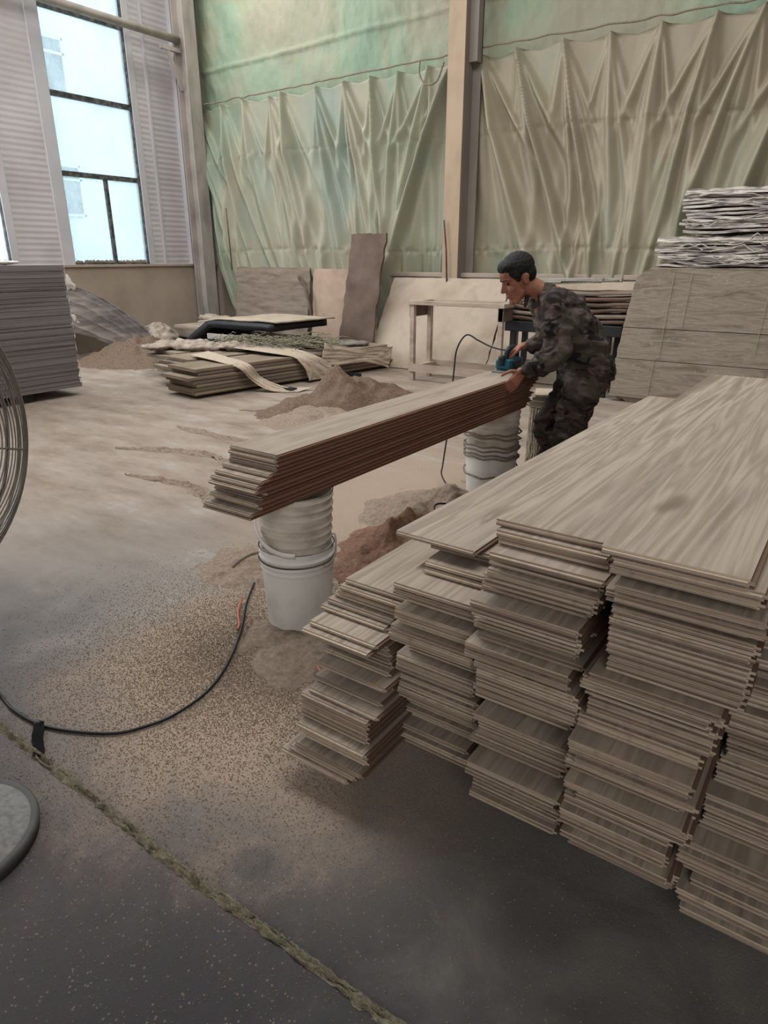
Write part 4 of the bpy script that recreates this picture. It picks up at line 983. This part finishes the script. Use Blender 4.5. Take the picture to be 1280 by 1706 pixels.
# jacket
jk = MB()
for off in (-.075, 0, .075):
    o = FWD * off
    capsule(jk, J['upper'] + o * .9 + pz(.02, .01, -.03), J['chest'] + o, .115, .145); capsule(jk, J['chest'] + o, J['waist'] + o + pz(.01, 0, 0), .145, .150)
    capsule(jk, J['waist'] + o + pz(.01, 0, 0), J['pelvis'] + o + pz(0, 0, .03), .150, .150)
for s_, a, b, c in ((1, 'lsh', 'lel', 'lwr'), (2, 'rsh', 'rel', 'rwr')):
    capsule(jk, J['upper'], J[a], .098, .092); capsule(jk, J[a], J[b], .092, .080); capsule(jk, J[b], J[c] + (J[b] - J[c]) * .12, .079, .058)
capsule(jk, J['neck'] + pz(.03, .02, -.03), J['upper'], .082, .12); capsule(jk, J['neck'] + pz(.05, .03, -.05), J['chest'] + RT * .05, .08, .12)
capsule(jk, J['pelvis'] + RT * .10 + pz(0, 0, .07), J['waist'] + RT * .05, .07, .09)
def folds(p):
    a = .020 * nz(p.x * 7, p.y * 7, p.z * 12, 3) + .008 * nz(p.x * 22, p.y * 22, p.z * 30, 2)
    return a + .004 * math.sin((p.z + p.x * .6) * 75 + 5 * nz(p.x * 5, p.y * 5, p.z * 5))
organic(jk, 'jacket', 'camo', per, .010, 3, folds)
cl = MB()
for k in range(14):
    a = 2 * math.pi * k / 14; c0 = J['neck'] + pz(.005, .01, -.03)
    n_ = (J['head'] - J['upper']).normalized(); u_ = n_.cross(Vector((0, 0, 1))).normalized(); v_ = n_.cross(u_)
    p = c0 + (u_ * math.cos(a) + v_ * math.sin(a)) * .072; a2 = 2 * math.pi * (k + 1) / 14
    q = c0 + (u_ * math.cos(a2) + v_ * math.sin(a2)) * .072
    capsule(cl, p, q, .016, .016, 8)
capsule(cl, J['neck'] + RT * -.07 + pz(0, 0, -.03), J['neck'] + RT * -.09 + FWD * -.05 + pz(0, 0, -.085), .018, .010, 8)
organic(cl, 'collar', 'camo', per, .008, 2)
trs = MB()
for a, b, r0, r1 in (('pelvis', 'lhip', .135, .12), ('pelvis', 'rhip', .135, .12), ('lhip', 'lkn', .118, .088), ('lkn', 'lan', .088, .072), ('rhip', 'rkn', .118, .088), ('rkn', 'ran', .088, .072)): capsule(trs, J[a], J[b], r0, r1)
capsule(trs, J['pelvis'] + RT * .045 + FWD * -.06, J['pelvis'] + RT * .045 + FWD * .06, .125, .125)
organic(trs, 'trousers', 'camo', per, .010, 3, folds)
for k in ('lan', 'ran'):
    sh = MB(); p = J[k].copy(); p.z = .045; capsule(sh, p + fdir * -.05, p + fdir * .14, .044, .036); capsule(sh, p, J[k], .045, .045)
    organic(sh, 'shoe', 'black', per, .008, 2)
pk = MB(); c = (J['lsh'] + J['lel']) * .5 + FWD * -.075; ellipsoid(pk, c + FWD * .012, (.028, .02, .030), n=16); organic(pk, 'arm_badge', 'bundle_a', per, .006, 1, lambda p: .006 * nz(p.x * 50, p.y * 50, p.z * 50))
# electric planer in the right hand
pl = thing('electric_planer', 'blue electric hand planer gripped on the top plank by the worker', 'tool', (-1.85, 4.10, .818))
ztp = .598 + 13 * .0157 + PT + .0004
PX_, PY_ = -1.87, 4.10
def pb(mb, a, b, mi=0): return mb.box((PX_ + a[0], PY_ + a[1], ztp + a[2]), (PX_ + b[0], PY_ + b[1], ztp + b[2]), mi)
pb(MB(), (-.045, -.16, 0), (.045, .14, .012)).build('sole_plate', 'steel', pl, bevel=.003)
pb(MB(), (-.05, -.10, .012), (.05, .12, .075)).build('housing', 'planer_blue', pl, bevel=.012)
MB().lathe([(.001, 0), (.02, .002), (.017, .02), (.024, .04), (.026, .052), (.018, .062), (.001, .065)], 20, (PX_, PY_ - .105, ztp + .04)).build('front_knob', 'planer_dark', pl, smooth=True)
MB().tube(spline([(PX_, PY_ - .05, ztp + .07), (PX_, PY_ - .03, ztp + .125), (PX_, PY_ + .04, ztp + .14), (PX_, PY_ + .10, ztp + .12), (PX_, PY_ + .115, ztp + .06)], 8), .018, 12).build('handle', 'planer_dark', pl, smooth=True)
pb(MB(), (.05, -.04, .02), (.062, .06, .065)).build('belt_cover', 'planer_dark', pl, bevel=.006)

# ================= LOOSE GRAINS =================
rg = np.random.default_rng(5)
def grains(name, label, mat, npts, cx, cy, sx, sy, smin, smax, hb=None, seed=0):
    x = rg.normal(cx, sx, npts); y = rg.normal(cy, sy, npts)
    keep = (y > .2) & (x < .4) & ~((np.hypot(x - bx, y - by) < .15)) & ~((x > -1.22) & (y > 1.72) & (y < 3.5)); x, y = x[keep], y[keep]; n_ = len(x)
    s = rg.uniform(smin, smax, n_); a = rg.uniform(0, 6.28, n_)
    base = np.array([(1, 0, 0), (-.5, .8, 0), (-.5, -.8, 0), (0, 0, .8)])
    ca, sa = np.cos(a), np.sin(a)
    V = np.empty((n_, 4, 3))
    for k in range(4):
        bxx, byy, bz = base[k]; V[:, k, 0] = x + s * (bxx * ca - byy * sa); V[:, k, 1] = y + s * (bxx * sa + byy * ca); V[:, k, 2] = s * bz + .0005
    F = (np.arange(n_)[:, None, None] * 4 + np.array([(0, 1, 3), (1, 2, 3), (2, 0, 3)])[None]).reshape(-1, 3)
    me = bpy.data.meshes.new(name); me.from_pydata(V.reshape(-1, 3).tolist(), [], F.tolist()); me.materials.append(M[mat])
    o = bpy.data.objects.new(name, me); C.objects.link(o); tag(o, label, 'sawdust', kind='stuff')
grains('sawdust_grains', 'coarse tan sawdust grains spread around the near bucket', 'sawdust_tan', 60000, -1.75, 1.62, .40, .40, .0012, .0038)
grains('sawdust_grains', 'sparse pale grains strewn over the dark concrete in front', 'sawdust_tan', 5000, -1.1, .75, .75, .35, .001, .0028)
grains('sawdust_grains', 'reddish grains strewn between the near bucket and the pile', 'sawdust_red', 12000, -1.55, 2.0, .25, .35, .0012, .004)
